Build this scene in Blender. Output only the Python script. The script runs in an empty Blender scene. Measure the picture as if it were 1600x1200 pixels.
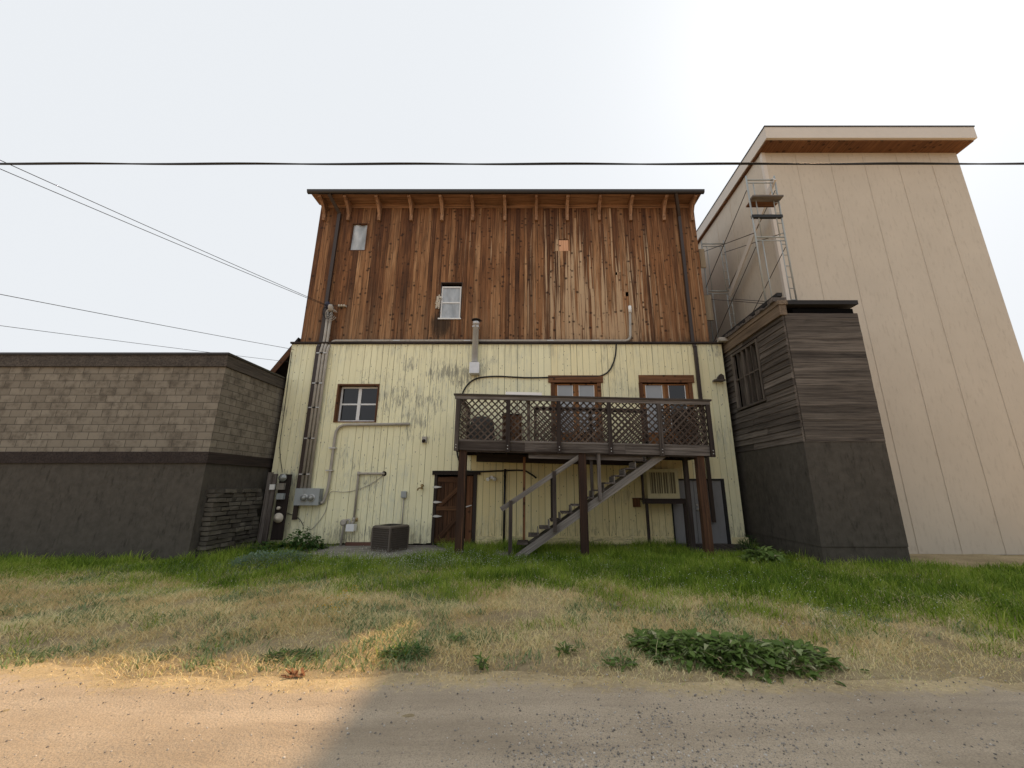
import bpy, math, random
import numpy as np
from mathutils import Vector, Matrix
random.seed(7); rng = np.random.default_rng(11)
R = math.radians
SC = bpy.context.scene
COL = SC.collection

# ------------------------------------------------------------------ camera
EYE = 1.85; PITCH = math.atan(0.258); FP = 620.0; CX, CY = 831.0, 600.0
cam = bpy.data.cameras.new('camera'); co = bpy.data.objects.new('camera', cam); COL.objects.link(co)
co.location = (0, 0, EYE); co.rotation_euler = (R(90) + PITCH, 0, 0)
cam.sensor_width = 36; cam.lens = FP / 1600 * 36; cam.shift_x = -(CX - 800) / 1600
cam.clip_start = 0.05; cam.clip_end = 3000
SC.camera = co
# ------------------------------------------------------------------ light
SUN = Vector((0.69, 0.605, 1.0)).normalized()
SUN_EL = math.asin(SUN.z); SUN_AZ = math.atan2(SUN.x, SUN.y)
w = bpy.data.worlds.new('World'); SC.world = w; w.use_nodes = True
nt = w.node_tree; nt.nodes.clear()
sky = nt.nodes.new('ShaderNodeTexSky'); sky.sky_type = 'NISHITA'; sky.sun_disc = False
sky.sun_elevation = SUN_EL; sky.sun_rotation = SUN_AZ
sky.air_density = 1.0; sky.dust_density = 6.0; sky.ozone_density = 1.0
hs = nt.nodes.new('ShaderNodeHueSaturation'); hs.inputs['Saturation'].default_value = 0.22
# smoke: the sky is evened out towards a pale smoke white
mx = nt.nodes.new('ShaderNodeMix'); mx.data_type = 'RGBA'; mx.inputs['Factor'].default_value = 0.94
mx.inputs['B'].default_value = (8.2, 8.5, 8.85, 1)
bg = nt.nodes.new('ShaderNodeBackground'); bg.inputs['Strength'].default_value = 0.084
ow = nt.nodes.new('ShaderNodeOutputWorld')
nt.links.new(sky.outputs[0], hs.inputs['Color']); nt.links.new(hs.outputs[0], mx.inputs['A'])
nt.links.new(mx.outputs['Result'], bg.inputs['Color']); nt.links.new(bg.outputs[0], ow.inputs[0])
sl = bpy.data.lights.new('sun', 'SUN'); sl.energy = 3.7; sl.angle = R(1.0); sl.color = (1.0, 0.67, 0.38)
so = bpy.data.objects.new('sun', sl); COL.objects.link(so)
so.rotation_euler = SUN.to_track_quat('Z', 'Y').to_euler(); so.location = (30, 26, 44)
SC.view_settings.view_transform = 'Standard'; SC.view_settings.look = 'None'
SC.view_settings.exposure = 0.34; SC.view_settings.gamma = 1.0
SC.render.engine = 'CYCLES'
SC.cycles.max_bounces = 8; SC.cycles.diffuse_bounces = 5; SC.cycles.use_denoising = True

# ------------------------------------------------------------------ measuring: where a photo point lies at a known depth
SP, CP = math.sin(PITCH), math.cos(PITCH)
def at(px, py, Y):
    a = (px - CX) / FP; b = (CY - py) / FP
    k = Y / (CP - b * SP)
    return Vector((a * k, Y, EYE + (SP + b * CP) * k))
D = 13.3           # lower wall face
DU = 13.45         # upper wall face
def rect(l, r, t, b, Y=D):
    m = (t + b) / 2
    return (at(l, m, Y).x, at(r, m, Y).x, at(l, b, Y).z, at(l, t, Y).z)   # x0,x1,z0,z1

# ------------------------------------------------------------------ materials
class NT:
    def __init__(s, name):
        s.m = bpy.data.materials.new(name); s.m.use_nodes = True
        s.t = s.m.node_tree; s.b = s.t.nodes['Principled BSDF']; s.o = s.t.nodes['Material Output']
    def n(s, typ, **kw):
        nd = s.t.nodes.new('ShaderNode' + typ)
        for k, v in kw.items():
            if hasattr(nd, k) and k not in nd.inputs: setattr(nd, k, v)
            else: s.put(nd.inputs[k], v)
        return nd
    def put(s, sock, v):
        if hasattr(v, 'is_output'): s.t.links.new(v, sock)
        else: sock.default_value = v
    def attr(s, name, out='Vector'): return s.n('Attribute', attribute_name=name).outputs[out]
    def obj(s): return s.n('TexCoord').outputs['Object']
    def vm(s, v, sc): return s.n('Mapping', Vector=v, Scale=sc).outputs[0]
    def noise(s, v, scale=1.0, detail=4.0, rough=0.6): 
        return s.n('TexNoise', Vector=v, Scale=scale, Detail=detail, Roughness=rough).outputs['Fac']
    def vor(s, v, scale=1.0): return s.n('TexVoronoi', Vector=v, Scale=scale).outputs['Distance']
    def math(s, op, a, b=0.0, clamp=False):
        nd = s.t.nodes.new('ShaderNodeMath'); nd.operation = op; nd.use_clamp = clamp
        s.put(nd.inputs[0], a); s.put(nd.inputs[1], b); return nd.outputs[0]
    def ss(s, v, a, b, lo=0.0, hi=1.0):
        nd = s.n('MapRange', interpolation_type='SMOOTHSTEP'); s.put(nd.inputs['Value'], v)
        nd.inputs['From Min'].default_value = a; nd.inputs['From Max'].default_value = b
        nd.inputs['To Min'].default_value = lo; nd.inputs['To Max'].default_value = hi
        return nd.outputs[0]
    def ramp(s, v, stops):
        nd = s.t.nodes.new('ShaderNodeValToRGB'); s.put(nd.inputs[0], v); e = nd.color_ramp.elements
        while len(e) < len(stops): e.new(0.5)
        for i, (p, c) in enumerate(stops):
            e[i].position = p; e[i].color = (c[0], c[1], c[2], 1)
        return nd.outputs[0]
    def mix(s, f, a, b, mode='MIX'):
        nd = s.t.nodes.new('ShaderNodeMix'); nd.data_type = 'RGBA'; nd.blend_type = mode
        fix = lambda c: (c[0], c[1], c[2], 1) if isinstance(c, tuple) else c
        s.put(nd.inputs['Factor'], f); s.put(nd.inputs['A'], fix(a)); s.put(nd.inputs['B'], fix(b))
        return nd.outputs['Result']
    def bump(s, h, strength=0.4, dist=0.01):
        s.t.links.new(s.n('Bump', Height=h, Strength=strength, Distance=dist).outputs[0], s.b.inputs['Normal'])
    def done(s, col, rough=0.8, metal=0.0, spec=0.3):
        s.put(s.b.inputs['Base Color'], (col[0], col[1], col[2], 1) if isinstance(col, tuple) else col)
        s.put(s.b.inputs['Roughness'], rough); s.put(s.b.inputs['Metallic'], metal)
        s.put(s.b.inputs['Specular IOR Level'], spec); return s.m

def wood(name, stops, dark=(0.03, 0.016, 0.009), pale=None, pale_amt=0.0, knots=True, stain=0.5, rough=0.85, worn=None):
    t = NT(name); g = t.attr('gc'); r = t.attr('rnd', 'Fac')
    gr = t.noise(t.vm(g, (22, 22, 0.7)), 1, 7, 0.7)
    big = t.noise(t.vm(g, (3.6, 3.6, 0.75)), 1, 4, 0.6)
    base = t.ramp(t.math('ADD', t.math('MULTIPLY', r, 0.60), t.math('MULTIPLY', t.math('SUBTRACT', big, 0.2), 0.75)), stops)
    c = t.mix(t.ss(gr, 0.33, 0.60, 0.70, 0.0), base, dark)
    c = t.mix(t.ss(gr, 0.56, 0.78, 0.0, 0.5), c, stops[-1][1])
    if pale:
        p = t.noise(t.vm(g, (7.0, 7.0, 0.20)), 1, 5, 0.6)
        c = t.mix(t.ss(p, 0.72 - pale_amt, 0.80 - pale_amt * 0.6, 0, 0.8), c, pale)
    if worn: c = worn(t, c, g, r)
    st = t.noise(t.vm(g, (5, 5, 0.55)), 1.3, 5, 0.7)
    c = t.mix(t.ss(st, 0.54, 0.78, 0, stain), c, dark)
    if knots:
        k = t.vor(t.vm(t.n('Mapping', Vector=g, Location=(3.1, 1.7, 0.4)).outputs[0], (4.0, 4.0, 4.8)), 1)
        k = t.math('ADD', k, t.ss(t.noise(t.vm(g, (1.3, 1.3, 0.7)), 1, 2), 0.36, 0.54, 0.12, 0.0))
        kk = t.ss(t.math('ADD', k, t.math('MULTIPLY', t.noise(g, 30, 2), 0.20)), 0.20, 0.42, 0.88, 0)
        c = t.mix(kk, c, dark)
    t.bump(gr, 0.5, 0.006)
    return t.done(c, rough, 0, 0.25)

def plain(name, col, rough=0.6, metal=0.0, var=0.25, scale=6.0, dirt=None, spec=0.4):
    t = NT(name); o = t.obj(); n = t.noise(o, scale, 6, 0.65)
    lo = tuple(x * (1 - var) for x in col); hi = tuple(min(1, x * (1 + var)) for x in col)
    c = t.mix(n, lo, hi)
    if dirt: c = t.mix(t.ss(t.noise(t.vm(o, (5, 5, 1.4)), 2.2, 6, 0.7), 0.5, 0.75, 0, 0.7), c, dirt)
    t.bump(t.noise(o, scale * 6, 3), 0.15, 0.004)
    return t.done(c, rough, metal, spec)

M = {}
def worn_siding(t, c, g, r):
    # boards bleached in long streaks where rain runs, mostly low on the right; black mould stain under the middle window
    o = t.obj(); sx = t.n('SeparateXYZ', Vector=o); X, Z = sx.outputs[0], sx.outputs[2]
    p = t.noise(t.vm(g, (10.0, 10.0, 0.22)), 1, 6, 0.65)
    reg = t.math('MULTIPLY', t.ss(X, -1.0, 1.6), t.ss(X, 3.2, 6.0, 1, 0))
    reg = t.math('MULTIPLY', reg, t.ss(t.math('ADD', Z, t.math('MULTIPLY', r, 3.5)), 9.6, 13.0, 1.0, 0.30))
    am = t.math('ADD', t.math('MULTIPLY', reg, 0.24), p)
    c = t.mix(t.ss(am, 0.62, 0.74, 0, 0.85), c, (0.56, 0.40, 0.25))
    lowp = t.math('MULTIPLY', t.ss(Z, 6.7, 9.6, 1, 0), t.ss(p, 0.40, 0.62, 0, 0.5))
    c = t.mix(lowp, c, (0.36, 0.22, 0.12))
    dx = t.math('DIVIDE', t.math('SUBTRACT', X, -3.3), 0.50); dz = t.math('DIVIDE', t.math('SUBTRACT', Z, 7.55), 0.75)
    d = t.math('ADD', t.math('ADD', t.math('MULTIPLY', dx, dx), t.math('MULTIPLY', dz, dz)), t.math('MULTIPLY', t.noise(t.vm(g, (9, 9, 2)), 1, 5, 0.7), 1.4))
    c = t.mix(t.ss(d, 0.8, 1.6, 0.85, 0), c, (0.022, 0.017, 0.013))
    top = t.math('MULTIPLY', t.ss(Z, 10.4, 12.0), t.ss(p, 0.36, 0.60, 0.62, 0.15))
    c = t.mix(top, c, (0.085, 0.036, 0.020))  # dark red top: unbleached stain, with shading under the eaves painted in
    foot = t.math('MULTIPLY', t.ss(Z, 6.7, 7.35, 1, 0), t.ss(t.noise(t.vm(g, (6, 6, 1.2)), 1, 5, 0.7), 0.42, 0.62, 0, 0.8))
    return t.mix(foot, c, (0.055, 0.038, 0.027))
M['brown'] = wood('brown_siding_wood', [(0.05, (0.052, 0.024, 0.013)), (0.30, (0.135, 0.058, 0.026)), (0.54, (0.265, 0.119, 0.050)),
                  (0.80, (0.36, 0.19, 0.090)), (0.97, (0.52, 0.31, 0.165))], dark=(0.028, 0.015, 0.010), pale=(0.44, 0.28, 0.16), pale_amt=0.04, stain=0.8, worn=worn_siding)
M['eave'] = wood('eave_wood', [(0, (0.25, 0.135, 0.075)), (0.5, (0.36, 0.20, 0.115)), (1, (0.46, 0.28, 0.17))], knots=False, stain=0.3)
M['casing'] = wood('stained_casing_wood', [(0, (0.085, 0.036, 0.018)), (0.5, (0.16, 0.070, 0.033)), (1, (0.27, 0.13, 0.062))], knots=True, stain=0.5)
M['doorwood'] = wood('orange_door_wood', [(0, (0.26, 0.10, 0.035)), (0.5, (0.36, 0.16, 0.06)), (1, (0.46, 0.25, 0.11))], stain=0.35)
M['cellar'] = wood('cellar_door_wood', [(0, (0.045, 0.022, 0.012)), (0.5, (0.105, 0.048, 0.023)), (1, (0.19, 0.095, 0.045))], dark=(0.012, 0.008, 0.006), knots=False)
M['post'] = wood('stained_post_wood', [(0.1, (0.020, 0.013, 0.010)), (0.45, (0.047, 0.025, 0.016)), (0.75, (0.099, 0.048, 0.025)), (1, (0.216, 0.113, 0.056))], dark=(0.014, 0.009, 0.008), pale=(0.27, 0.13, 0.06), pale_amt=0.10, knots=False, stain=1.0)
M['greywood'] = wood('weathered_grey_wood', [(0.15, (0.028, 0.021, 0.018)), (0.5, (0.084, 0.069, 0.060)), (0.75, (0.184, 0.160, 0.144)), (1, (0.264, 0.240, 0.220))], dark=(0.022, 0.015, 0.012), pale=(0.33, 0.30, 0.27), pale_amt=0.09, knots=False, stain=0.7)
M['palewood'] = wood('pale_grey_wood', [(0, (0.13, 0.115, 0.10)), (0.5, (0.20, 0.18, 0.162)), (1, (0.31, 0.285, 0.26))], dark=(0.05, 0.042, 0.036), knots=False, stain=0.6)
M['darkwood'] = wood('dark_weathered_wood', [(0, (0.018, 0.013, 0.011)), (0.5, (0.040, 0.029, 0.025)), (1, (0.076, 0.060, 0.053))], dark=(0.010, 0.008, 0.008), knots=False, stain=0.6)
M['lattice'] = wood('lattice_wood', [(0, (0.037, 0.025, 0.021)), (0.5, (0.090, 0.066, 0.052)), (1, (0.180, 0.143, 0.119))], dark=(0.022, 0.016, 0.013), knots=False, stain=0.4)
M['clap'] = wood('grey_clapboard_wood', [(0, (0.055, 0.046, 0.039)), (0.5, (0.12, 0.102, 0.086)), (1, (0.22, 0.19, 0.162))], dark=(0.016, 0.013, 0.012), knots=False, stain=0.9)
M['oldbeam'] = wood('old_brown_beam', [(0, (0.11, 0.082, 0.058)), (0.5, (0.18, 0.135, 0.095)), (1, (0.27, 0.21, 0.15))], dark=(0.04, 0.03, 0.022), knots=False, stain=0.6)
M['tan'] = wood('tan_board_wood', [(0, (0.36, 0.28, 0.19)), (1, (0.47, 0.38, 0.26))], dark=(0.2, 0.15, 0.1), knots=False, stain=0.2)
M['ply'] = wood('raw_plywood', [(0, (0.62, 0.33, 0.19)), (1, (0.72, 0.42, 0.26))], dark=(0.45, 0.2, 0.1), knots=False, stain=0.12)

def yellow():
    t = NT('peeling_yellow_paint'); g = t.attr('gc'); r = t.attr('rnd', 'Fac'); o = t.obj()
    n = t.noise(t.vm(g, (4, 4, 0.6)), 1, 4)
    base = t.ramp(t.math('ADD', t.math('MULTIPLY', r, 0.66), t.math('MULTIPLY', n, 0.12)),
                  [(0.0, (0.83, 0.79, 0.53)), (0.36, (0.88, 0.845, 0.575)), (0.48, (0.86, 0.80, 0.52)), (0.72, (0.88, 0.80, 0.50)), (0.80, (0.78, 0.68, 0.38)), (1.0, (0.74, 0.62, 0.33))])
    # greenish grey weathering where the paint has gone thin
    sm = t.noise(o, 0.75, 4, 0.6)
    fine = t.noise(t.vm(g, (11, 11, 1.9)), 1, 8, 0.75)
    less = t.ss(r, 0.45, 0.62, 1.0, 0.45)
    c = t.mix(t.math('MULTIPLY', t.ss(sm, 0.40, 0.66, 0, 0.62), t.math('MULTIPLY', t.ss(fine, 0.42, 0.62), less)), base, (0.52, 0.55, 0.46))
    # peeled to grey wood
    pe = t.math('ADD', t.math('MULTIPLY', t.noise(o, 0.55, 3), 0.62), t.math('MULTIPLY', t.noise(t.vm(g, (20, 20, 2.6)), 1, 8, 0.78), 0.62))
    c = t.mix(t.math('MULTIPLY', t.ss(pe, 0.675, 0.77, 0, 0.85), less), c, (0.24, 0.24, 0.20))
    # nail marks, chips and grime splashed up from the ground
    k = t.vor(t.vm(g, (2, 8, 4)), 1)
    c = t.mix(t.ss(k, 0.075, 0.125, 0.75, 0), c, (0.12, 0.11, 0.09))
    z = t.n('SeparateXYZ', Vector=o).outputs['Z']
    low = t.math('MULTIPLY', t.ss(z, 0.1, 1.1, 1, 0), t.ss(t.noise(t.vm(g, (14, 14, 3)), 1, 7, 0.75), 0.45, 0.66, 0, 0.8))
    c = t.mix(low, c, (0.22, 0.19, 0.13))
    up = t.math('MULTIPLY', t.ss(z, 5.6, 6.7, 0, 1), t.ss(t.noise(t.vm(g, (9, 9, 0.9)), 1, 6, 0.7), 0.48, 0.7, 0, 0.5))
    c = t.mix(up, c, (0.30, 0.29, 0.22))
    t.bump(fine, 0.35, 0.004)
    return t.done(c, 0.75, 0, 0.3)
M['yellow'] = yellow()
M['downpipe'] = plain('brown_enamel', (0.040, 0.026, 0.021), 0.45, 0.0, 0.2, 3)
M['gutter'] = plain('dark_gutter_enamel', (0.028, 0.024, 0.023), 0.4, 0.0, 0.2, 2)
M['galv'] = plain('galvanised_steel', (0.62, 0.635, 0.66), 0.42, 0.25, 0.18, 9, spec=0.5)
M['conduit'] = plain('grey_conduit', (0.40, 0.37, 0.325), 0.6, 0.1, 0.2, 5, dirt=(0.2, 0.17, 0.13))
M['box'] = plain('grey_enamel_box', (0.33, 0.36, 0.37), 0.5, 0.15, 0.12, 4, dirt=(0.22, 0.21, 0.19))
M['meterglass'] = plain('meter_glass', (0.27, 0.28, 0.27), 0.12, 0.3, 0.2, 30, spec=0.6)
M['white'] = plain('white_paint', (0.74, 0.75, 0.75), 0.5, 0, 0.06, 5, dirt=(0.52, 0.51, 0.48))
M['whitepl'] = plain('white_plastic', (0.82, 0.82, 0.80), 0.4, 0, 0.04, 5)
M['black'] = plain('black_rubber', (0.012, 0.012, 0.013), 0.55, 0, 0.2)
M['dark'] = plain('dark_interior', (0.006, 0.006, 0.006), 0.9, 0, 0.2, spec=0.0)
M['navy'] = plain('dark_blue_cap', (0.02, 0.022, 0.05), 0.5)
M['concrete'] = plain('old_concrete', (0.235, 0.215, 0.185), 0.92, 0, 0.35, 3, dirt=(0.10, 0.09, 0.075), spec=0.2)
M['concrete2'] = plain('stained_concrete', (0.085, 0.076, 0.064), 0.95, 0, 0.5, 5, dirt=(0.032, 0.029, 0.024), spec=0.15)
M['greydoor'] = plain('grey_steel_door', (0.24, 0.238, 0.245), 0.5, 0, 0.1, 1.5, dirt=(0.16, 0.157, 0.157))
M['stucco'] = plain('beige_stucco', (0.56, 0.50, 0.415), 0.9, 0, 0.13, 0.5, dirt=(0.43, 0.375, 0.305), spec=0.2)
M['stucco_trim'] = plain('beige_trim', (0.62, 0.57, 0.51), 0.7, 0, 0.08, 2)
M['scaf'] = plain('scaffold_tube', (0.36, 0.38, 0.37), 0.5, 0.35, 0.2, 8)
M['brace'] = plain('dark_brace_rod', (0.06, 0.052, 0.045), 0.6, 0.3, 0.2, 8)
M['hvac'] = plain('taupe_enamel', (0.125, 0.105, 0.088), 0.45, 0.1, 0.12, 5)
M['hvacdark'] = plain('dark_fin', (0.016, 0.014, 0.012), 0.7)
M['cooler'] = plain('yellowed_enamel', (0.50, 0.45, 0.27), 0.5, 0, 0.1, 4, dirt=(0.3, 0.26, 0.15))
M['steel'] = plain('bright_hinge_steel', (0.50, 0.50, 0.49), 0.45, 0.5, 0.2, 8)
M['brass'] = plain('tarnished_brass', (0.28, 0.20, 0.09), 0.4, 0.6, 0.2, 8)
M['redbrown'] = plain('red_brown_plinth', (0.15, 0.075, 0.055), 0.85, 0, 0.3, 4)
M['shingle'] = plain('old_shingles', (0.10, 0.085, 0.075), 0.95, 0, 0.4, 7, dirt=(0.28, 0.25, 0.22))
M['tarblack'] = plain('tar_paper', (0.02, 0.019, 0.02), 0.8, 0, 0.3, 3)
M['rag'] = plain('pale_rag', (0.55, 0.50, 0.42), 0.95, 0, 0.2, 12, spec=0.1)
M['cover'] = plain('charcoal_cover', (0.055, 0.052, 0.048), 0.85, 0, 0.4, 14)

def plastic_sheet():
    t = NT('cloudy_plastic_sheet'); o = t.obj()
    n = t.noise(t.n('Mapping', Vector=o, Rotation=(0, 0.5, 0), Scale=(3, 1, 1.2)).outputs[0], 1.2, 3, 0.55)
    c = t.ramp(n, [(0.3, (0.27, 0.30, 0.33)), (0.55, (0.42, 0.46, 0.50)), (0.75, (0.56, 0.60, 0.64))])
    t.bump(n, 0.8, 0.05)
    return t.done(c, 0.3, 0, 0.5)
M['plastic'] = plastic_sheet()
def glass(name, col, rough=0.06):
    t = NT(name); o = t.obj(); n = t.noise(o, 2.0, 4)
    t.bump(t.noise(o, 1.4, 2), 0.06, 0.05)
    return t.done(t.mix(n, tuple(x * 0.8 for x in col), col), rough, 0, 0.5)
M['glassdark'] = glass('dark_window_glass', (0.010, 0.010, 0.013))
M['glassblind'] = glass('blind_behind_glass', (0.36, 0.37, 0.385), 0.12)
def blocks(name, cols, mort, bw, bh, dirt):
    t = NT(name); o = t.obj(); s = t.n('SeparateXYZ', Vector=o)
    u = t.math('ADD', s.outputs[0], s.outputs[1])
    v = t.n('CombineXYZ', X=u, Y=s.outputs[2], Z=0.0).outputs[0]
    b = t.n('TexBrick', Vector=v, Scale=1.0); b.inputs['Color1'].default_value = (*cols[0], 1); b.inputs['Color2'].default_value = (*cols[1], 1)
    b.inputs['Mortar'].default_value = (*mort, 1); b.inputs['Brick Width'].default_value = bw; b.inputs['Row Height'].default_value = bh
    b.inputs['Mortar Size'].default_value = 0.009; b.inputs['Bias'].default_value = 0.0
    n = t.noise(o, 3.5, 7, 0.7)
    c = t.mix(t.ss(n, 0.42, 0.7, 0, 0.75), b.outputs['Color'], dirt)
    t.bump(t.math('ADD', t.math('MULTIPLY', b.outputs['Fac'], -1.0), n), 0.6, 0.012)
    return t.done(c, 0.95, 0, 0.15)
M['block'] = blocks('grey_brown_block', [(0.20, 0.175, 0.14), (0.26, 0.23, 0.185)], (0.10, 0.09, 0.075), 0.42, 0.205, (0.085, 0.072, 0.058))
def stone_mat():
    t = NT('rubble_stone'); o = t.obj(); r = t.attr('rnd', 'Fac'); n = t.noise(o, 9, 7, 0.7)
    c = t.mix(n, t.ramp(r, [(0, (0.09, 0.08, 0.068)), (1, (0.21, 0.19, 0.155))]), (0.06, 0.053, 0.045))
    t.bump(n, 0.8, 0.03); return t.done(c, 0.95, 0, 0.15)
M['stone'] = stone_mat()
SOIL = [(0.32, (0.29, 0.23, 0.14)), (0.48, (0.50, 0.395, 0.235)), (0.64, (0.68, 0.55, 0.33))]
def ground_mat():
    t = NT('dry_soil'); o = t.obj()
    n1 = t.noise(o, 0.9, 6, 0.65); n2 = t.noise(o, 22, 5, 0.7); n3 = t.noise(o, 120, 3, 0.7)
    c = t.ramp(t.math('ADD', t.math('MULTIPLY', n1, 0.6), t.math('MULTIPLY', n2, 0.4)),
               SOIL)
    c = t.mix(t.ss(n3, 0.42, 0.62, 0.0, 0.5), c, (0.24, 0.19, 0.125))
    t.bump(t.math('ADD', n2, n3), 0.9, 0.03); return t.done(c, 0.97, 0, 0.1)
M['soil'] = ground_mat()
def road_mat():
    t = NT('dirt_road_surface'); o = t.obj()
    n1 = t.noise(t.vm(o, (0.25, 2.4, 1)), 1.0, 5, 0.6); n2 = t.noise(o, 9, 6, 0.75); n3 = t.noise(o, 80, 4, 0.75); n4 = t.noise(o, 0.8, 4, 0.6)
    c = t.ramp(t.math('ADD', t.math('MULTIPLY', n1, 0.6), t.math('MULTIPLY', n4, 0.4)),
               [(0.34, (0.38, 0.308, 0.222)), (0.5, (0.52, 0.425, 0.312)), (0.66, (0.65, 0.54, 0.405))])
    v = t.vor(o, 48)
    c = t.mix(t.math('MULTIPLY', t.ss(v, 0.10, 0.32, 0.6, 0), t.ss(n2, 0.50, 0.66)), c, (0.19, 0.175, 0.16))
    c = t.mix(t.ss(n3, 0.40, 0.66, 0.0, 0.6), c, (0.27, 0.23, 0.18))
    tw = t.noise(t.vm(o, (0.7, 5, 1)), 1.0, 5, 0.7)
    c = t.mix(t.ss(tw, 0.56, 0.70, 0, 0.35), c, (0.30, 0.25, 0.20))
    e = t.attr('rnd', 'Fac')
    f = t.ss(t.math('ADD', e, t.math('MULTIPLY', t.math('SUBTRACT', n2, 0.5), 1.5)), 0.30, 0.75)
    sc_ = t.ramp(t.math('ADD', t.math('MULTIPLY', t.noise(o, 0.9, 6, 0.65), 0.6), t.math('MULTIPLY', t.noise(o, 22, 5, 0.7), 0.4)), SOIL)
    c = t.mix(f, c, sc_)
    t.bump(t.math('ADD', t.math('ADD', n2, n3), t.math('MULTIPLY', v, 0.5)), 0.7, 0.025); return t.done(c, 0.96, 0, 0.12)
M['road'] = road_mat()
def pad_mat():
    t = NT('gravelly_concrete'); o = t.obj(); n = t.noise(o, 2.2, 6, 0.7); n3 = t.noise(o, 70, 4, 0.7)
    c = t.ramp(t.math('ADD', t.math('MULTIPLY', n, 0.6), t.math('MULTIPLY', n3, 0.4)), [(0.35, (0.13, 0.12, 0.10)), (0.5, (0.24, 0.225, 0.20)), (0.66, (0.33, 0.31, 0.275))])
    t.bump(n3, 0.8, 0.015); return t.done(c, 0.95, 0, 0.15)
M['pad'] = pad_mat()
def blade_mat(name, stops, trans=0.25):
    t = NT(name); a = t.attr('tint', 'Fac')
    c = t.ramp(a, stops)
    t.done(c, 0.6, 0, 0.25)
    tr = t.n('BsdfTranslucent', Color=c); ms = t.t.nodes.new('ShaderNodeMixShader'); ms.inputs[0].default_value = trans
    t.t.links.new(t.b.outputs[0], ms.inputs[1]); t.t.links.new(tr.outputs[0], ms.inputs[2]); t.t.links.new(ms.outputs[0], t.o.inputs[0])
    return t.m
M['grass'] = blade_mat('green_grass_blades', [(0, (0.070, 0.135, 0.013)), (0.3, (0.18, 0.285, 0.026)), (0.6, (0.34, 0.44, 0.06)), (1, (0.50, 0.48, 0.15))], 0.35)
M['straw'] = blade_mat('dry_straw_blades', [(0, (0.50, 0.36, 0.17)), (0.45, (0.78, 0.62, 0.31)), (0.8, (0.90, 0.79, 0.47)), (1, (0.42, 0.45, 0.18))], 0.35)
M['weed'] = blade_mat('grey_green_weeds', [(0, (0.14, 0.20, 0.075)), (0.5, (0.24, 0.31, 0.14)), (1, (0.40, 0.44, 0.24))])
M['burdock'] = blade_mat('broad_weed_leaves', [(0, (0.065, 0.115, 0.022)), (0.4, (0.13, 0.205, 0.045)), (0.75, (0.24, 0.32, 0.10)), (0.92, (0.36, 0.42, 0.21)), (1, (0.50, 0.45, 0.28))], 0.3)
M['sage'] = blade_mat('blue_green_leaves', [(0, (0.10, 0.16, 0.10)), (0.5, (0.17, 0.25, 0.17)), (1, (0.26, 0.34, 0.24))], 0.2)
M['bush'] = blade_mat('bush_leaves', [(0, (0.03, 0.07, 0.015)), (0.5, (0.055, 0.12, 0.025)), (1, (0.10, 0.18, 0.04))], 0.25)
M['petal'] = plain('white_petals', (0.75, 0.75, 0.68), 0.7, 0, 0.08)
M['ypetal'] = plain('yellow_petals', (0.66, 0.42, 0.04), 0.7, 0, 0.15)
def gravel_mat():
    t = NT('gravel_stone'); r = t.attr('rnd', 'Fac')
    return t.done(t.ramp(r, [(0, (0.17, 0.155, 0.135)), (0.5, (0.32, 0.295, 0.26)), (0.85, (0.50, 0.46, 0.40)), (1, (0.66, 0.62, 0.56))]), 0.9, 0, 0.2)
M['gravel'] = gravel_mat()

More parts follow.
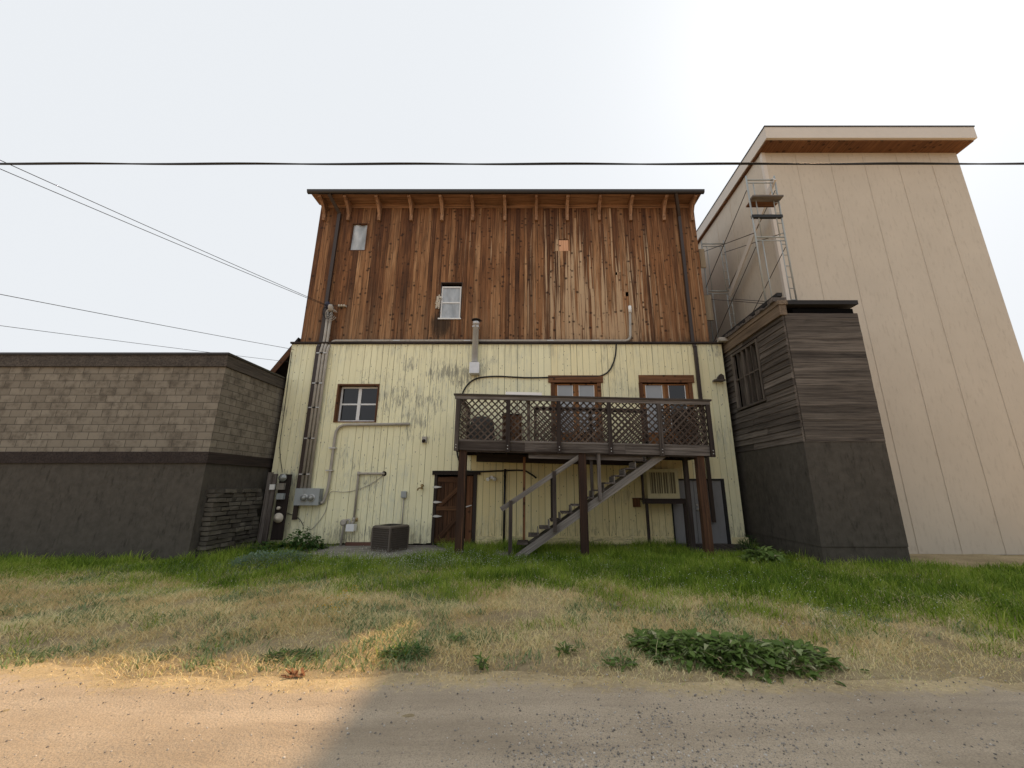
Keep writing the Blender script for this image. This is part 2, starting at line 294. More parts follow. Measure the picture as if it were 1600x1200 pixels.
# ------------------------------------------------------------------ mesh building
class MB:
    def __init__(s): s.v = []; s.f = []; s.g = []; s.r = []; s.sm = []
    def add(s, vs, fs, along=(0, 0, 1), rnd=None, smooth=False, off=True):
        b = len(s.v); vs = [Vector(p) for p in vs]; al = Vector(along).normalized()
        rnd = random.random() if rnd is None else rnd
        ref = Vector((0, 0, 1)) if abs(al.z) < 0.9 else Vector((1, 0, 0))
        c1 = al.cross(ref).normalized(); c2 = al.cross(c1)
        o = Vector((random.uniform(0, 40), random.uniform(0, 40), random.uniform(0, 40))) if off else Vector()
        for p in vs:
            s.v.append(p); s.g.append((p.dot(c1) + o.x, p.dot(c2) + o.y, p.dot(al) + o.z)); s.r.append(rnd)
        for f in fs: s.f.append([i + b for i in f]); s.sm.append(smooth)
    def box(s, x0, x1, y0, y1, z0, z1, along=None, rnd=None):
        if along is None:
            d = (abs(x1 - x0), abs(y1 - y0), abs(z1 - z0)); k = d.index(max(d)); along = [(1, 0, 0), (0, 1, 0), (0, 0, 1)][k]
        vs = [(x, y, z) for x in (x0, x1) for y in (y0, y1) for z in (z0, z1)]
        s.add(vs, [(0, 1, 3, 2), (4, 6, 7, 5), (0, 4, 5, 1), (2, 3, 7, 6), (0, 2, 6, 4), (1, 5, 7, 3)], along, rnd)
        return s
    def bar(s, p, q, w, h, up=(0, 0, 1), rnd=None):
        p, q = Vector(p), Vector(q); d = (q - p).normalized(); a = d.cross(Vector(up))
        if a.length < 1e-4: a = d.cross(Vector((0, 1, 0)))
        a.normalize(); b = a.cross(d)
        vs = []
        for c in (p, q):
            for sx, sy in ((-1, -1), (1, -1), (1, 1), (-1, 1)): vs.append(c + a * (w / 2 * sx) + b * (h / 2 * sy))
        s.add(vs, [(0, 3, 2, 1), (4, 5, 6, 7), (0, 1, 5, 4), (1, 2, 6, 5), (2, 3, 7, 6), (3, 0, 4, 7)], d, rnd); return s
    def tube(s, pts, r, n=8, caps=True, rnd=None):
        pts = [Vector(p) for p in pts]; rad = r if isinstance(r, (list, tuple)) else [r] * len(pts)
        vs = []; d0 = (pts[1] - pts[0]).normalized(); a = d0.orthogonal().normalized()
        for i, p in enumerate(pts):
            d = (pts[min(i + 1, len(pts) - 1)] - pts[max(i - 1, 0)]).normalized()
            a = (a - d * a.dot(d)).normalized(); b = d.cross(a)
            for k in range(n):
                t = 2 * math.pi * k / n; vs.append(p + (a * math.cos(t) + b * math.sin(t)) * rad[i])
        fs = []
        for i in range(len(pts) - 1):
            for k in range(n): fs.append((i * n + k, i * n + (k + 1) % n, (i + 1) * n + (k + 1) % n, (i + 1) * n + k))
        s.add(vs, fs, d0, rnd, True)
        if caps:
            b0 = len(s.v) - len(vs)
            s.f.append([b0 + k for k in reversed(range(n))]); s.sm.append(False)
            s.f.append([b0 + (len(pts) - 1) * n + k for k in range(n)]); s.sm.append(False)
        return s
    def cyl(s, p, q, r, r2=None, n=16): return s.tube([p, q], [r, r if r2 is None else r2], n)
    def lathe(s, c, ax, prof, n=16):
        c = Vector(c); ax = Vector(ax).normalized()
        return s.tube([c + ax * h for h, _ in prof], [max(r, 1e-4) for _, r in prof], n)
    def prism(s, poly, fn0, fn1, along=(0, 0, 1)):
        n = len(poly); vs = [fn0(*p) for p in poly] + [fn1(*p) for p in poly]
        fs = [list(reversed(range(n))), list(range(n, 2 * n))] + [(i, (i + 1) % n, n + (i + 1) % n, n + i) for i in range(n)]
        s.add(vs, fs, along); return s
    def map(s, fn): s.v = [Vector(fn(p)) for p in s.v]; return s
    def build(s, name, mat, parent=None, label=None):
        me = bpy.data.meshes.new(name); me.from_pydata([tuple(p) for p in s.v], [], s.f)
        a = me.attributes.new('gc', 'FLOAT_VECTOR', 'POINT'); a.data.foreach_set('vector', np.array(s.g, dtype=np.float32).ravel())
        a = me.attributes.new('rnd', 'FLOAT', 'POINT'); a.data.foreach_set('value', np.array(s.r, dtype=np.float32))
        me.polygons.foreach_set('use_smooth', s.sm); me.materials.append(mat); me.update()
        o = bpy.data.objects.new(name, me); COL.objects.link(o)
        if parent is not None:
            o.parent = parent
            if parent.type == 'EMPTY': o.matrix_parent_inverse = Matrix.Translation(parent.location).inverted()
        if label: o['label'] = label
        return o
def tag(o, label, cat, group=None):
    o['label'] = label; o['category'] = cat
    if group: o['group'] = group
    return o
def thing(name, label, cat, loc, group=None):
    o = bpy.data.objects.new(name, None); COL.objects.link(o); o.location = loc; o.empty_display_size = 0.2
    return tag(o, label, cat, group)
def structure(o, kind='structure'): o['kind'] = kind; return o
def bend(pts, r=0.12, n=5):
    pts = [Vector(p) for p in pts]; out = [pts[0]]
    for i in range(1, len(pts) - 1):
        p, a, b = pts[i], pts[i - 1], pts[i + 1]
        da, db = (a - p), (b - p); k = min(r, da.length * 0.49, db.length * 0.49)
        s0, s1 = p + da.normalized() * k, p + db.normalized() * k
        for j in range(n + 1):
            t = j / n; out.append(s0 * (1 - t) ** 2 + p * 2 * t * (1 - t) + s1 * t * t)
    out.append(pts[-1]); return out
def smooth_path(pts, n=8):
    pts = [Vector(p) for p in pts]; P = [pts[0]] + pts + [pts[-1]]; out = []
    for i in range(1, len(P) - 2):
        for j in range(n):
            t = j / n; a, b, c, d = P[i - 1], P[i], P[i + 1], P[i + 2]
            out.append(0.5 * ((2 * b) + (c - a) * t + (2 * a - 5 * b + 4 * c - d) * t * t + (3 * b - a - 3 * c + d) * t ** 3))
    out.append(pts[-1]); return out
def cut(rects, hole):
    out = []; hx0, hx1, hz0, hz1 = hole
    for x0, x1, z0, z1 in rects:
        if hx1 <= x0 or hx0 >= x1 or hz1 <= z0 or hz0 >= z1: out.append((x0, x1, z0, z1)); continue
        if hz0 > z0: out.append((x0, x1, z0, hz0))
        if hz1 < z1: out.append((x0, x1, hz1, z1))
        a, b = max(z0, hz0), min(z1, hz1)
        if hx0 > x0: out.append((x0, hx0, a, b))
        if hx1 < x1: out.append((hx1, x1, a, b))
    return [q for q in out if q[1] - q[0] > 0.004 and q[3] - q[2] > 0.004]
def boards(x0, x1, z0, z1, holes, Y, wmin, wmax, thick=0.024, gap=(0.004, 0.010), rndf=None, breaks=0.0, edge=0.0, mid=None):
    m = MB(); x = x0
    while x < x1 - 0.02:
        wd = random.uniform(wmin, wmax)
        if x + wd > x1 - wmin * 0.6: wd = x1 - x
        g = random.uniform(*gap); rects = [(x, x + wd - g, z0 + random.uniform(0, edge), z1)]
        if random.random() < breaks:
            zz = random.uniform(z0 + 0.2 * (z1 - z0), z1 - 0.1 * (z1 - z0)); rects = [(x, x + wd - g, rects[0][2], zz), (x, x + wd - g, zz + 0.004, z1)]
        if mid and x > -2.05 and x < 5.3: rects = [(x, x + wd - g, rects[0][2], mid), (x, x + wd - g, mid + 0.003, z1)]
        for h in holes: rects = cut(rects, h)
        rn = rndf(x) if rndf else random.random(); d = random.uniform(0, 0.008)
        for q in rects:
            rn2 = rndf(x, (q[2] + q[3]) / 2) if rndf and mid else rn
            m.box(q[0], q[1], Y + d, Y + d + thick, q[2], q[3], (0, 0, 1), rn2)
        x += wd
    return m
def backing(x0, x1, z0, z1, holes, y0, y1):
    m = MB(); rects = [(x0, x1, z0, z1)]
    for h in holes: rects = cut(rects, h)
    for q in rects: m.box(q[0], q[1], y0, y1, q[2], q[3])
    return m

# ================================================================== ground
def vnoise(x, y, s, seed=0):
    x = np.asarray(x) / s; y = np.asarray(y) / s; xi = np.floor(x).astype(np.int64); yi = np.floor(y).astype(np.int64); fx = x - xi; fy = y - yi
    def h(i, j):
        k = (i * 374761393 + j * 668265263 + seed * 1442695041) & 0x7fffffff
        k = ((k ^ (k >> 13)) * 1274126177) & 0x7fffffff
        return ((k ^ (k >> 16)) & 0xffff) / 65535.0
    fx = fx * fx * (3 - 2 * fx); fy = fy * fy * (3 - 2 * fy)
    return (h(xi, yi) * (1 - fx) + h(xi + 1, yi) * fx) * (1 - fy) + (h(xi, yi + 1) * (1 - fx) + h(xi + 1, yi + 1) * fx) * fy
def gz(x, y):
    k = np.clip((np.asarray(y) - 4.9) / 1.2, 0, 1) * np.clip((13.2 - np.asarray(y)) / 0.8, 0, 1)
    return k * (0.10 * vnoise(x, y, 1.7, 3) + 0.05 * vnoise(x, y, 0.6, 5) - 0.07)
xs = np.concatenate([[-900, -300, -100, -40], np.linspace(-20, 18, 191), [40, 100, 300, 900]])
ys = np.concatenate([[-600, -150, -40, -10], np.linspace(0, 16, 97), [30, 80, 300, 1500]])
gm = MB(); gv = [(x, y, float(gz(x, y))) for y in ys for x in xs]; nx = len(xs)
gm.add(gv, [(j * nx + i, j * nx + i + 1, (j + 1) * nx + i + 1, (j + 1) * nx + i) for j in range(len(ys) - 1) for i in range(nx - 1)], smooth=True, off=False)
structure(gm.build('ground', M['soil']))
def road_edge(x): return 4.52 - 0.018 * x + 0.32 * (vnoise(x, 0 * x, 1.3, 8) - 0.5) + 0.16 * (vnoise(x, 0 * x, 0.33, 9) - 0.5)
rx = np.concatenate([[-300, -100, -40], np.linspace(-16, 14, 301), [40, 100, 300]])
rx = np.concatenate([[-300, -100, -40], np.linspace(-12, 11, 640), [40, 100, 300]])
rm = MB(); re = road_edge(rx); rv = []; rr_ = []; nr = len(rx); rows = [-3.0, 0.0, 1.5] + list(np.linspace(2.4, 3.6, 34))
def rz(x, y):
    rut = np.exp(-((y - 3.95 - 0.06 * np.sin(x * 0.8)) / 0.16) ** 2) + 0.8 * np.exp(-((y - 2.75 - 0.05 * np.sin(x * 0.7 + 1)) / 0.15) ** 2)
    return 0.022 + 0.016 * (vnoise(x, y, 0.55, 91) - 0.5) + 0.010 * (vnoise(x, y, 0.16, 92) - 0.5) + 0.006 * (vnoise(x, y, 0.05, 93) - 0.5) - 0.014 * rut
for yy in rows:
    zz = rz(rx, yy + 0 * rx) if yy > 1 else 0.022 + 0 * rx
    rv += [(x, yy, z) for x, z in zip(rx, zz)]; rr_ += [0.0] * nr
for k in range(1, 20):
    t_ = k / 19; yy = 3.6 + (re + 0.12 - 3.6) * t_; zz = rz(rx, yy) * (1 - t_ ** 2) + 0.004 * t_ ** 2
    rv += list(zip(rx, yy, zz)); rr_ += [float(np.clip((t_ - 0.45) / 0.55, 0, 1))] * nr
nrow = len(rows) + 19
rm.add([tuple(map(float, p)) for p in rv], [(j * nr + i, j * nr + i + 1, (j + 1) * nr + i + 1, (j + 1) * nr + i) for j in range(nrow - 1) for i in range(nr - 1)], smooth=True, off=False)
rm.r = rr_   # how far the road gives way to soil
structure(rm.build('dirt_road', M['road']))
# gravelly concrete pad in front of the cellar door
pm = MB(); pl = []
for k in range(40):
    t = 2 * math.pi * k / 40; rr = 1 + 0.16 * math.sin(3 * t + 1) + 0.09 * math.sin(7 * t)
    pl.append((-4.55 + 2.15 * rr * math.cos(t), min(13.26, 12.15 + 1.45 * rr * math.sin(t))))
pm.add([(x, y, 0.055) for x, y in pl] + [(-4.4, 12.2, 0.06)], [(i, (i + 1) % 40, 40) for i in range(40)], off=False)
structure(pm.build('concrete_pad', M['pad']))

# ================================================================== main building
XL, XR = at(456, 540, D).x, at(1127, 540, D).x + 0.02
ZB, ZM = 0.10, at(800, 538, D).z
XUL, XUR = -8.33, 6.40
ZT = at(800, 320, DU).z
bld = thing('wooden_building', 'tall old building with brown board upper wall and peeling yellow lower wall', 'building', (-0.9, D, 0))
h_win = rect(524.5, 590.5, 600, 660); h_d1 = rect(861, 941, 598, 694); h_d2 = rect(1001, 1086, 598, 694)
ZDK = 3.06
h_d1 = (h_d1[0], h_d1[1], ZDK, h_d1[3]); h_d2 = (h_d2[0], h_d2[1], ZDK, h_d2[3])
h_cel = rect(676, 744, 742, 850); h_cel = (h_cel[0], h_cel[1], ZB - 0.02, h_cel[3])
h_grey = rect(1050, 1137, 748, 850); h_grey = (h_grey[0], h_grey[1], ZB - 0.02, h_grey[3])
lower_holes = [h_win, h_d1, h_d2, h_cel, h_grey]
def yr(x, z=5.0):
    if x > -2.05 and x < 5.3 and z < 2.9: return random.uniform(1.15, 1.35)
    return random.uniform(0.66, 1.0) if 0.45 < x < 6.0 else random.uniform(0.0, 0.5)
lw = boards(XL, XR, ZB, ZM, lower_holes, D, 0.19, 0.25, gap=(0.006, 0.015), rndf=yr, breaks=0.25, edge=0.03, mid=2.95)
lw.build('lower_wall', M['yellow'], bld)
backing(XL + 0.03, XR - 0.03, 0.02, ZM, lower_holes, D + 0.036, D + 0.2).build('wall_backing', M['dark'], bld)
h_wa = rect(547.5, 573.5, 349, 391.5, DU); h_wb = rect(687.5, 721.5, 441, 498, DU); h_pt = rect(873, 888.5, 374, 392, DU)
h_h1 = rect(961.5, 964.5, 425, 429.5, DU); h_h2 = rect(977.5, 982, 456, 463, DU)
upper_holes = [h_wa, h_wb, h_pt, h_h1, h_h2]
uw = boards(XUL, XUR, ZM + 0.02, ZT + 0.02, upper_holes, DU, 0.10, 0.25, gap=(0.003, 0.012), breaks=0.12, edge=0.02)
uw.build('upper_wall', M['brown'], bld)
backing(XUL + 0.03, XUR - 0.03, ZM, ZT, upper_holes, DU + 0.036, DU + 0.2).build('wall_backing', M['dark'], bld)
# body: side walls and back
for xx in (XL + 0.02, XR - 0.22): MB().box(xx, xx + 0.2, D + 0.2, 30, 0.02, ZM - 0.01).build('side_wall', M['darkwood'], bld)
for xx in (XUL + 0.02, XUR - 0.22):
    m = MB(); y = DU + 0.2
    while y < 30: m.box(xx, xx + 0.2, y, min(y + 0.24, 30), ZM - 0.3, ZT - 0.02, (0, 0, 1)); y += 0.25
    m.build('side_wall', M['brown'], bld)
MB().box(XL + 0.25, XR - 0.25, 14.6, 14.7, 0.1, ZT - 0.1).build('inner_partition', M['dark'], bld)
MB().box(XL - 0.03, XR + 0.03, D - 0.07, DU + 0.19, ZM + 0.012, ZM + 0.075).build('ledge_flashing', M['darkwood'], bld)
MB().box(XL - 0.02, XL + 3.95, D - 0.012, D + 0.19, -0.3, ZB - 0.02).box(XL + 5.7, XR + 0.02, D - 0.02, D + 0.19, -0.3, ZB - 0.004).build('foundation', M['concrete'], bld)
MB().box(at(541, 847, D).x, at(585, 847, D).x, D - 0.05, D - 0.014, -0.1, ZB + 0.06).build('plinth', M['redbrown'], bld)
xb0, xb1 = at(745, 843, D).x, h_grey[0] - 0.02
MB().box(xb0, xb1, D - 0.03, D - 0.004, ZB - 0.01, ZB + 0.23, None, 1.25).build('skirting_board', M['yellow'], bld)
MB().box(h_grey[1] + 0.03, XR + 0.05, D - 0.03, D - 0.004, ZB - 0.03, ZB + 0.2, None, 1.1).build('skirting_board', M['yellow'], bld)
# roof, eaves
YE = 12.84
m = MB(); m.add([(XUL - 0.12, YE + 0.02, ZT + 0.05), (XUR + 0.10, YE + 0.02, ZT + 0.05), (XUR + 0.10, 30, ZT + 1.1), (XUL - 0.12, 30, ZT + 1.1),
                 (XUL - 0.12, YE + 0.02, ZT + 0.14), (XUR + 0.10, YE + 0.02, ZT + 0.14), (XUR + 0.10, 30, ZT + 1.2), (XUL - 0.12, 30, ZT + 1.2)],
                [(0, 1, 2, 3)[::-1], (4, 5, 6, 7), (0, 1, 5, 4), (1, 2, 6, 5), (2, 3, 7, 6), (3, 0, 4, 7)])
m.build('roof', M['tarblack'], bld)
m = MB(); x = XUL - 0.1
while x < XUR + 0.05:
    e = min(x + 2.44, XUR + 0.08); m.box(x, e - 0.006, YE + 0.03, DU + 0.03, ZT + 0.012, ZT + 0.03, (1, 0, 0)); x += 2.44
m.build('soffit', M['eave'], bld)
MB().box(XUL + 0.02, XUR - 0.02, DU - 0.022, DU - 0.003, ZT - 0.16, ZT + 0.008).build('frieze_board', M['eave'], bld)
m = MB()
pf = [(0, 0), (0.015, -0.10), (0.05, -0.135), (0.10, -0.14), (0.10, 0.03), (0.085, 0.03), (0.085, 0.02), (0, 0.02)]
m.prism([(YE - 0.10 + a, ZT + 0.10 + b) for a, b in [(0.0, 0.02), (0.012, -0.06), (0.04, -0.10), (0.115, -0.11), (0.115, 0.03), (0.0, 0.03)]],
        lambda y, z: (at(482, 297, YE).x, y, z), lambda y, z: (at(1099, 297, YE).x, y, z), (1, 0, 0))
m.build('gutter', M['gutter'], bld)
pts = [507, 545, 593, 643, 691, 739, 789, 838, 886, 936, 985, 1037, 1081]
for px in pts:
    xb = at(px, 345, DU).x; zb = at(px, 346, DU).z; hw = 0.055
    prof = [(YE + 0.05, ZT + 0.005), (YE + 0.05, ZT - 0.08), (YE + 0.20, ZT - 0.13), (YE + 0.36, ZT - 0.27), (DU - 0.11, ZT - 0.50), (DU - 0.10, zb), (DU - 0.004, zb), (DU - 0.004, ZT + 0.005)]
    MB().prism(prof, lambda y, z: (xb - hw, y, z), lambda y, z: (xb + hw, y, z), (0, -0.5, 1)).build('eave_bracket', M['eave'], bld)
# downpipes
def pipe_rect(name, pts, w, d, mat, parent):
    m = MB()
    for a, b in zip(pts[:-1], pts[1:]): m.bar(a, b, w, d, up=(0, 1, 0.001))
    return m.build(name, mat, parent)
yd = DU - 0.08
xl = -7.54
pipe_rect('downpipe', [at(514, 303, YE), (xl + 0.02, yd, at(529, 334, yd).z), (xl, yd, ZM + 0.12), (xl + 0.02, D - 0.08, ZM - 0.15), (xl + 0.03, D - 0.08, at(459, 812, D - 0.08).z)], 0.12, 0.09, M['downpipe'], bld)
xr = 5.75
pipe_rect('downpipe', [(at(1056, 303, YE).x, YE, ZT + 0.02), (xr, yd, ZT - 0.6), (xr, yd, ZM + 0.1), (xr, D - 0.08, ZM - 0.14), (xr, D - 0.08, at(1114, 816, D - 0.08).z)], 0.11, 0.085, M['downpipe'], bld)
# ---- windows
def casing(h, w, Y, dep, mat, parent, sides='LRTB', out=0.02):
    x0, x1, z0, z1 = h; m = MB()
    if 'L' in sides: m.box(x0, x0 + w, Y - out, Y + dep, z0, z1, (0, 0, 1))
    if 'R' in sides: m.box(x1 - w, x1, Y - out, Y + dep, z0, z1, (0, 0, 1))
    e0 = x0 + (w if 'L' in sides else 0) + 0.001; e1 = x1 - (w if 'R' in sides else 0) - 0.001
    if 'T' in sides: m.box(e0, e1, Y - out + 0.003, Y + dep, z1 - w, z1)
    if 'B' in sides: m.box(e0, e1, Y - out + 0.003, Y + dep, z0, z0 + w * 0.6)
    return m.build('casing', mat, parent)
# four pane window
x0, x1, z0, z1 = h_win
wn = casing(h_win, 0.055, D, 0.26, M['casing'], bld); wn.name = 'window'
sx0, sx1, sz0, sz1 = x0 + 0.06, x1 - 0.06, z0 + 0.038, z1 - 0.06
m = MB(); YS = D + 0.18; f = 0.06; xm = (sx0 + sx1) / 2; zm = (sz0 + sz1) / 2
m.box(sx0, sx0 + f, YS, YS + 0.05, sz0, sz1).box(sx1 - f, sx1, YS, YS + 0.05, sz0, sz1).box(sx0 + f, sx1 - f, YS + 0.003, YS + 0.05, sz0, sz0 + f).box(sx0 + f, sx1 - f, YS + 0.003, YS + 0.05, sz1 - f, sz1)
m.box(xm - 0.055, xm + 0.055, YS - 0.01, YS + 0.04, sz0 + f, sz1 - f)
m.box(sx0 + f, xm - 0.055, YS + 0.006, YS + 0.04, zm - 0.028, zm + 0.028).box(xm + 0.055, sx1 - f, YS + 0.006, YS + 0.04, zm - 0.028, zm + 0.028)
m.build('sash', M['white'], wn)
MB().box(sx0 + 0.02, sx1 - 0.02, YS + 0.022, YS + 0.028, sz0 + 0.02, sz1 - 0.02).build('pane', M['glassdark'], wn)
# plastic covered opening, top left
x0, x1, z0, z1 = h_wa
wn = casing(h_wa, 0.035, DU, 0.14, M['casing'], bld, 'LRTB', 0.012); wn.name = 'window'; wn['label'] = 'small top window covered with cloudy plastic sheet'
m = MB(); vs = []; fs = []; N = 12
for j in range(N + 1):
    for i in range(N + 1):
        u, v = i / N, j / N
        vs.append((x0 + 0.037 + (x1 - x0 - 0.074) * u, DU + 0.07 + 0.016 * math.sin(6 * u + 4 * v) + 0.012 * math.sin(11 * u - 5 * v), z0 + 0.03 + (z1 - z0 - 0.067) * v))
fs = [(j * (N + 1) + i, j * (N + 1) + i + 1, (j + 1) * (N + 1) + i + 1, (j + 1) * (N + 1) + i) for j in range(N) for i in range(N)]
m.add(vs, fs, smooth=True); m.build('plastic_sheet', M['plastic'], wn)
# middle window with plastic and torn rag
x0, x1, z0, z1 = h_wb
wn = casing(h_wb, 0.03, DU, 0.16, M['darkwood'], bld, 'LRT', 0.006); wn.name = 'window'; wn['label'] = 'white two pane window under torn plastic'
zt = z1 - 0.16; m = MB(); f = 0.05; YS = DU + 0.03
m.box(x0 + 0.032, x0 + 0.032 + f, YS, YS + 0.05, z0, zt).box(x1 - 0.032 - f, x1 - 0.032, YS, YS + 0.05, z0, zt)
m.box(x0 + 0.082, x1 - 0.082, YS + 0.003, YS + 0.05, zt - f, zt).box(x0 + 0.082, x1 - 0.082, YS + 0.003, YS + 0.05, (z0 + zt) / 2 - 0.025, (z0 + zt) / 2 + 0.025)
m.box(x0 - 0.03, x1 - 0.0, DU - 0.04, YS - 0.003, z0 - 0.03, z0 + 0.02)
m.build('sash', M['white'], wn)
m = MB(); vs = []
for j in range(N + 1):
    for i in range(N + 1):
        u, v = i / N, j / N
        vs.append((x0 + 0.06 + (x1 - x0 - 0.12) * u, YS + 0.026 + 0.006 * math.sin(9 * u + 7 * v), z0 + 0.02 + (zt - z0 - 0.05) * v))
m.add(vs, fs, smooth=True); m.build('plastic_sheet', M['plastic'], wn)
m = MB()
for k in range(16):
    a = Vector((x0 + random.uniform(-0.10, 0.03), DU - 0.03 - random.uniform(0, 0.03), (z0 + zt) / 2 + random.uniform(-0.22, 0.34)))
    b = a + Vector((random.uniform(-0.13, 0.06), random.uniform(-0.03, 0.02), random.uniform(-0.28, -0.05)))
    m.bar(a, b, random.uniform(0.03, 0.07), 0.012, up=(random.uniform(-1, 1), 1, 0))
m.build('torn_rag', M['rag'], wn)
# plywood patch
x0, x1, z0, z1 = h_pt
pt = MB().box(x0 + 0.006, x1 - 0.006, DU + 0.012, DU + 0.03, z0 + 0.006, z1 - 0.03).build('plywood_patch', M['ply'], bld)
MB().cyl((x0 + 0.05, DU + 0.004, (z0 + z1) / 2 - 0.02), (x0 + 0.05, DU + 0.013, (z0 + z1) / 2 - 0.02), 0.028, n=10).build('knot_hole', M['dark'], pt)
# ---- deck doors
def deck_door(h, hdr, panes, lab):
    x0, x1, z0, z1 = h; lf = 0.13
    d = MB()
    d.box(x0, x0 + lf, D - 0.02, D + 0.15, z0, z1 - 0.002, (0, 0, 1)).box(x1 - lf, x1, D - 0.02, D + 0.15, z0, z1 - 0.002, (0, 0, 1))
    d.box(hdr[0], hdr[1], D - 0.05, D + 0.035, z1, z1 + hdr[2], (1, 0, 0)).box(hdr[0] + 0.04, hdr[1] - 0.04, D - 0.035, D + 0.03, z1 - 0.0, z1 - 0.002)
    o = d.build('deck_door', M['casing'], bld, lab)
    xm = (x0 + x1) / 2; w = 0.10
    for a, b, pm_ in ((x0 + lf + 0.003, xm - 0.002, panes[0]), (xm + 0.002, x1 - lf - 0.003, panes[1])):
        q = MB(); q.box(a, a + w, D + 0.05, D + 0.10, z0, z1 - 0.03, (0, 0, 1)).box(b - w, b, D + 0.05, D + 0.10, z0, z1 - 0.03, (0, 0, 1))
        q.box(a + w, b - w, D + 0.053, D + 0.10, z0, z0 + 0.55, (0, 0, 1)).box(a + w, b - w, D + 0.053, D + 0.10, z1 - 0.08, z1 - 0.03)
        lv = q.build('door_leaf', M['doorwood'], o)
        MB().box(a + w - 0.01, b - w + 0.01, D + 0.072, D + 0.078, z0 + 0.53, z1 - 0.07).build('pane', pm_, o)
        t = MB(); 
        t.box(a + w, a + w + 0.022, D + 0.045, D + 0.07, z0 + 0.552, z1 - 0.082).box(b - w - 0.022, b - w, D + 0.045, D + 0.07, z0 + 0.552, z1 - 0.082)
        t.build('pane_bead', M['white'], o)
    q = MB().cyl((xm - 0.07, D + 0.02, z0 + 1.0), (xm - 0.07, D + 0.05, z0 + 1.0), 0.03, n=12); q.build('door_knob', M['brass'], o)
    return o
hx = rect(856.5, 942, 590, 601); deck_door(h_d1, (hx[0], hx[1], hx[3] - hx[2]), (M['glassblind'], M['glassblind']), 'orange wood double door with grey blinds in both panes')
hx = rect(998, 1084, 589.5, 601); o = deck_door(h_d2, (hx[0], hx[1], hx[3] - hx[2]), (M['glassblind'], M['glassdark']), 'orange wood double door with one dark pane on its right')
x0, x1, z0, z1 = h_d2; xm = (x0 + x1) / 2
MB().add([(xm + 0.13, D + 0.066, z1 - 0.09), (xm + 0.24, D + 0.066, z1 - 0.09), (xm + 0.13, D + 0.066, z1 - 0.5), (xm + 0.13, D + 0.071, z1 - 0.09), (xm + 0.24, D + 0.071, z1 - 0.09), (xm + 0.13, D + 0.071, z1 - 0.5)],
         [(0, 2, 1), (3, 4, 5), (0, 1, 4, 3), (1, 2, 5, 4), (2, 0, 3, 5)]) .build('curtain_corner', M['whitepl'], o) if False else None
# ---- cellar door
x0, x1, z0, z1 = h_cel
fr = MB(); fr.box(x0 - 0.07, x1 + 0.10, D - 0.05, D + 0.04, z1, z1 + 0.13); fr.box(x0, x0 + 0.09, D - 0.01, D + 0.16, z0, z1 - 0.002); fr.box(x1 - 0.11, x1, D - 0.03, D + 0.16, z0, z1 - 0.002)
cd = fr.build('cellar_door', M['darkwood'], bld, 'dark low plank door with steel strap hinges')
lx0, lx1 = x0 + 0.095, x1 - 0.35
lf = boards(lx0, lx1, z0 + 0.04, z1 - 0.06, [], D + 0.03, 0.11, 0.17, 0.03); leaf = lf.build('door_leaf', M['cellar'], cd)
zz = z0 + 0.05; zmid = (z0 + z1) / 2 + 0.02
q = MB(); q.box(lx0 + 0.02, lx1 - 0.02, D + 0.004, D + 0.028, zmid - 0.07, zmid + 0.07); q.box(lx0 + 0.02, lx1 - 0.02, D + 0.004, D + 0.028, zz, zz + 0.15); q.box(lx0 + 0.02, lx1 - 0.02, D + 0.004, D + 0.028, z1 - 0.24, z1 - 0.09)
q.bar((lx0 + 0.12, D + 0.0, zz + 0.13), (lx1 - 0.08, D + 0.0, zmid - 0.10), 0.02, 0.12, up=(-1, 0, 1)); q.bar((lx0 + 0.12, D + 0.0, zmid + 0.08), (lx1 - 0.08, D + 0.0, z1 - 0.26), 0.02, 0.12, up=(-1, 0, 1))
q.build('brace', M['cellar'], cd)
MB().box(x1 - 0.33, x1 - 0.13, D + 0.02, D + 0.06, z0 + 0.03, z1 - 0.03, (0, 0, 1)).build('side_panel', M['casing'], cd)
for py in (761, 784.5, 806.5):
    c = at(680, py, D - 0.005)
    MB().prism([(-0.13, 0), (-0.05, 0.035), (0.0, 0.035), (0.05, 0.03), (0.19, 0.0), (0.05, -0.03), (0, -0.035), (-0.05, -0.035)],
               lambda a, b: (c.x + a + 0.04, D - 0.035, c.z + b), lambda a, b: (c.x + a + 0.04, D - 0.02, c.z + b)).build('strap_hinge', M['steel'], cd)
q = MB(); c = at(728, 792, D - 0.02); q.bar(c, c + Vector((0.18, 0, 0.05)), 0.03, 0.03); q.build('latch', M['steel'], cd)
MB().box(x0 - 0.9, x1 + 0.06, D - 0.30, D - 0.015, -0.02, z0 - 0.005).build('door_sill', M['greywood'], cd)
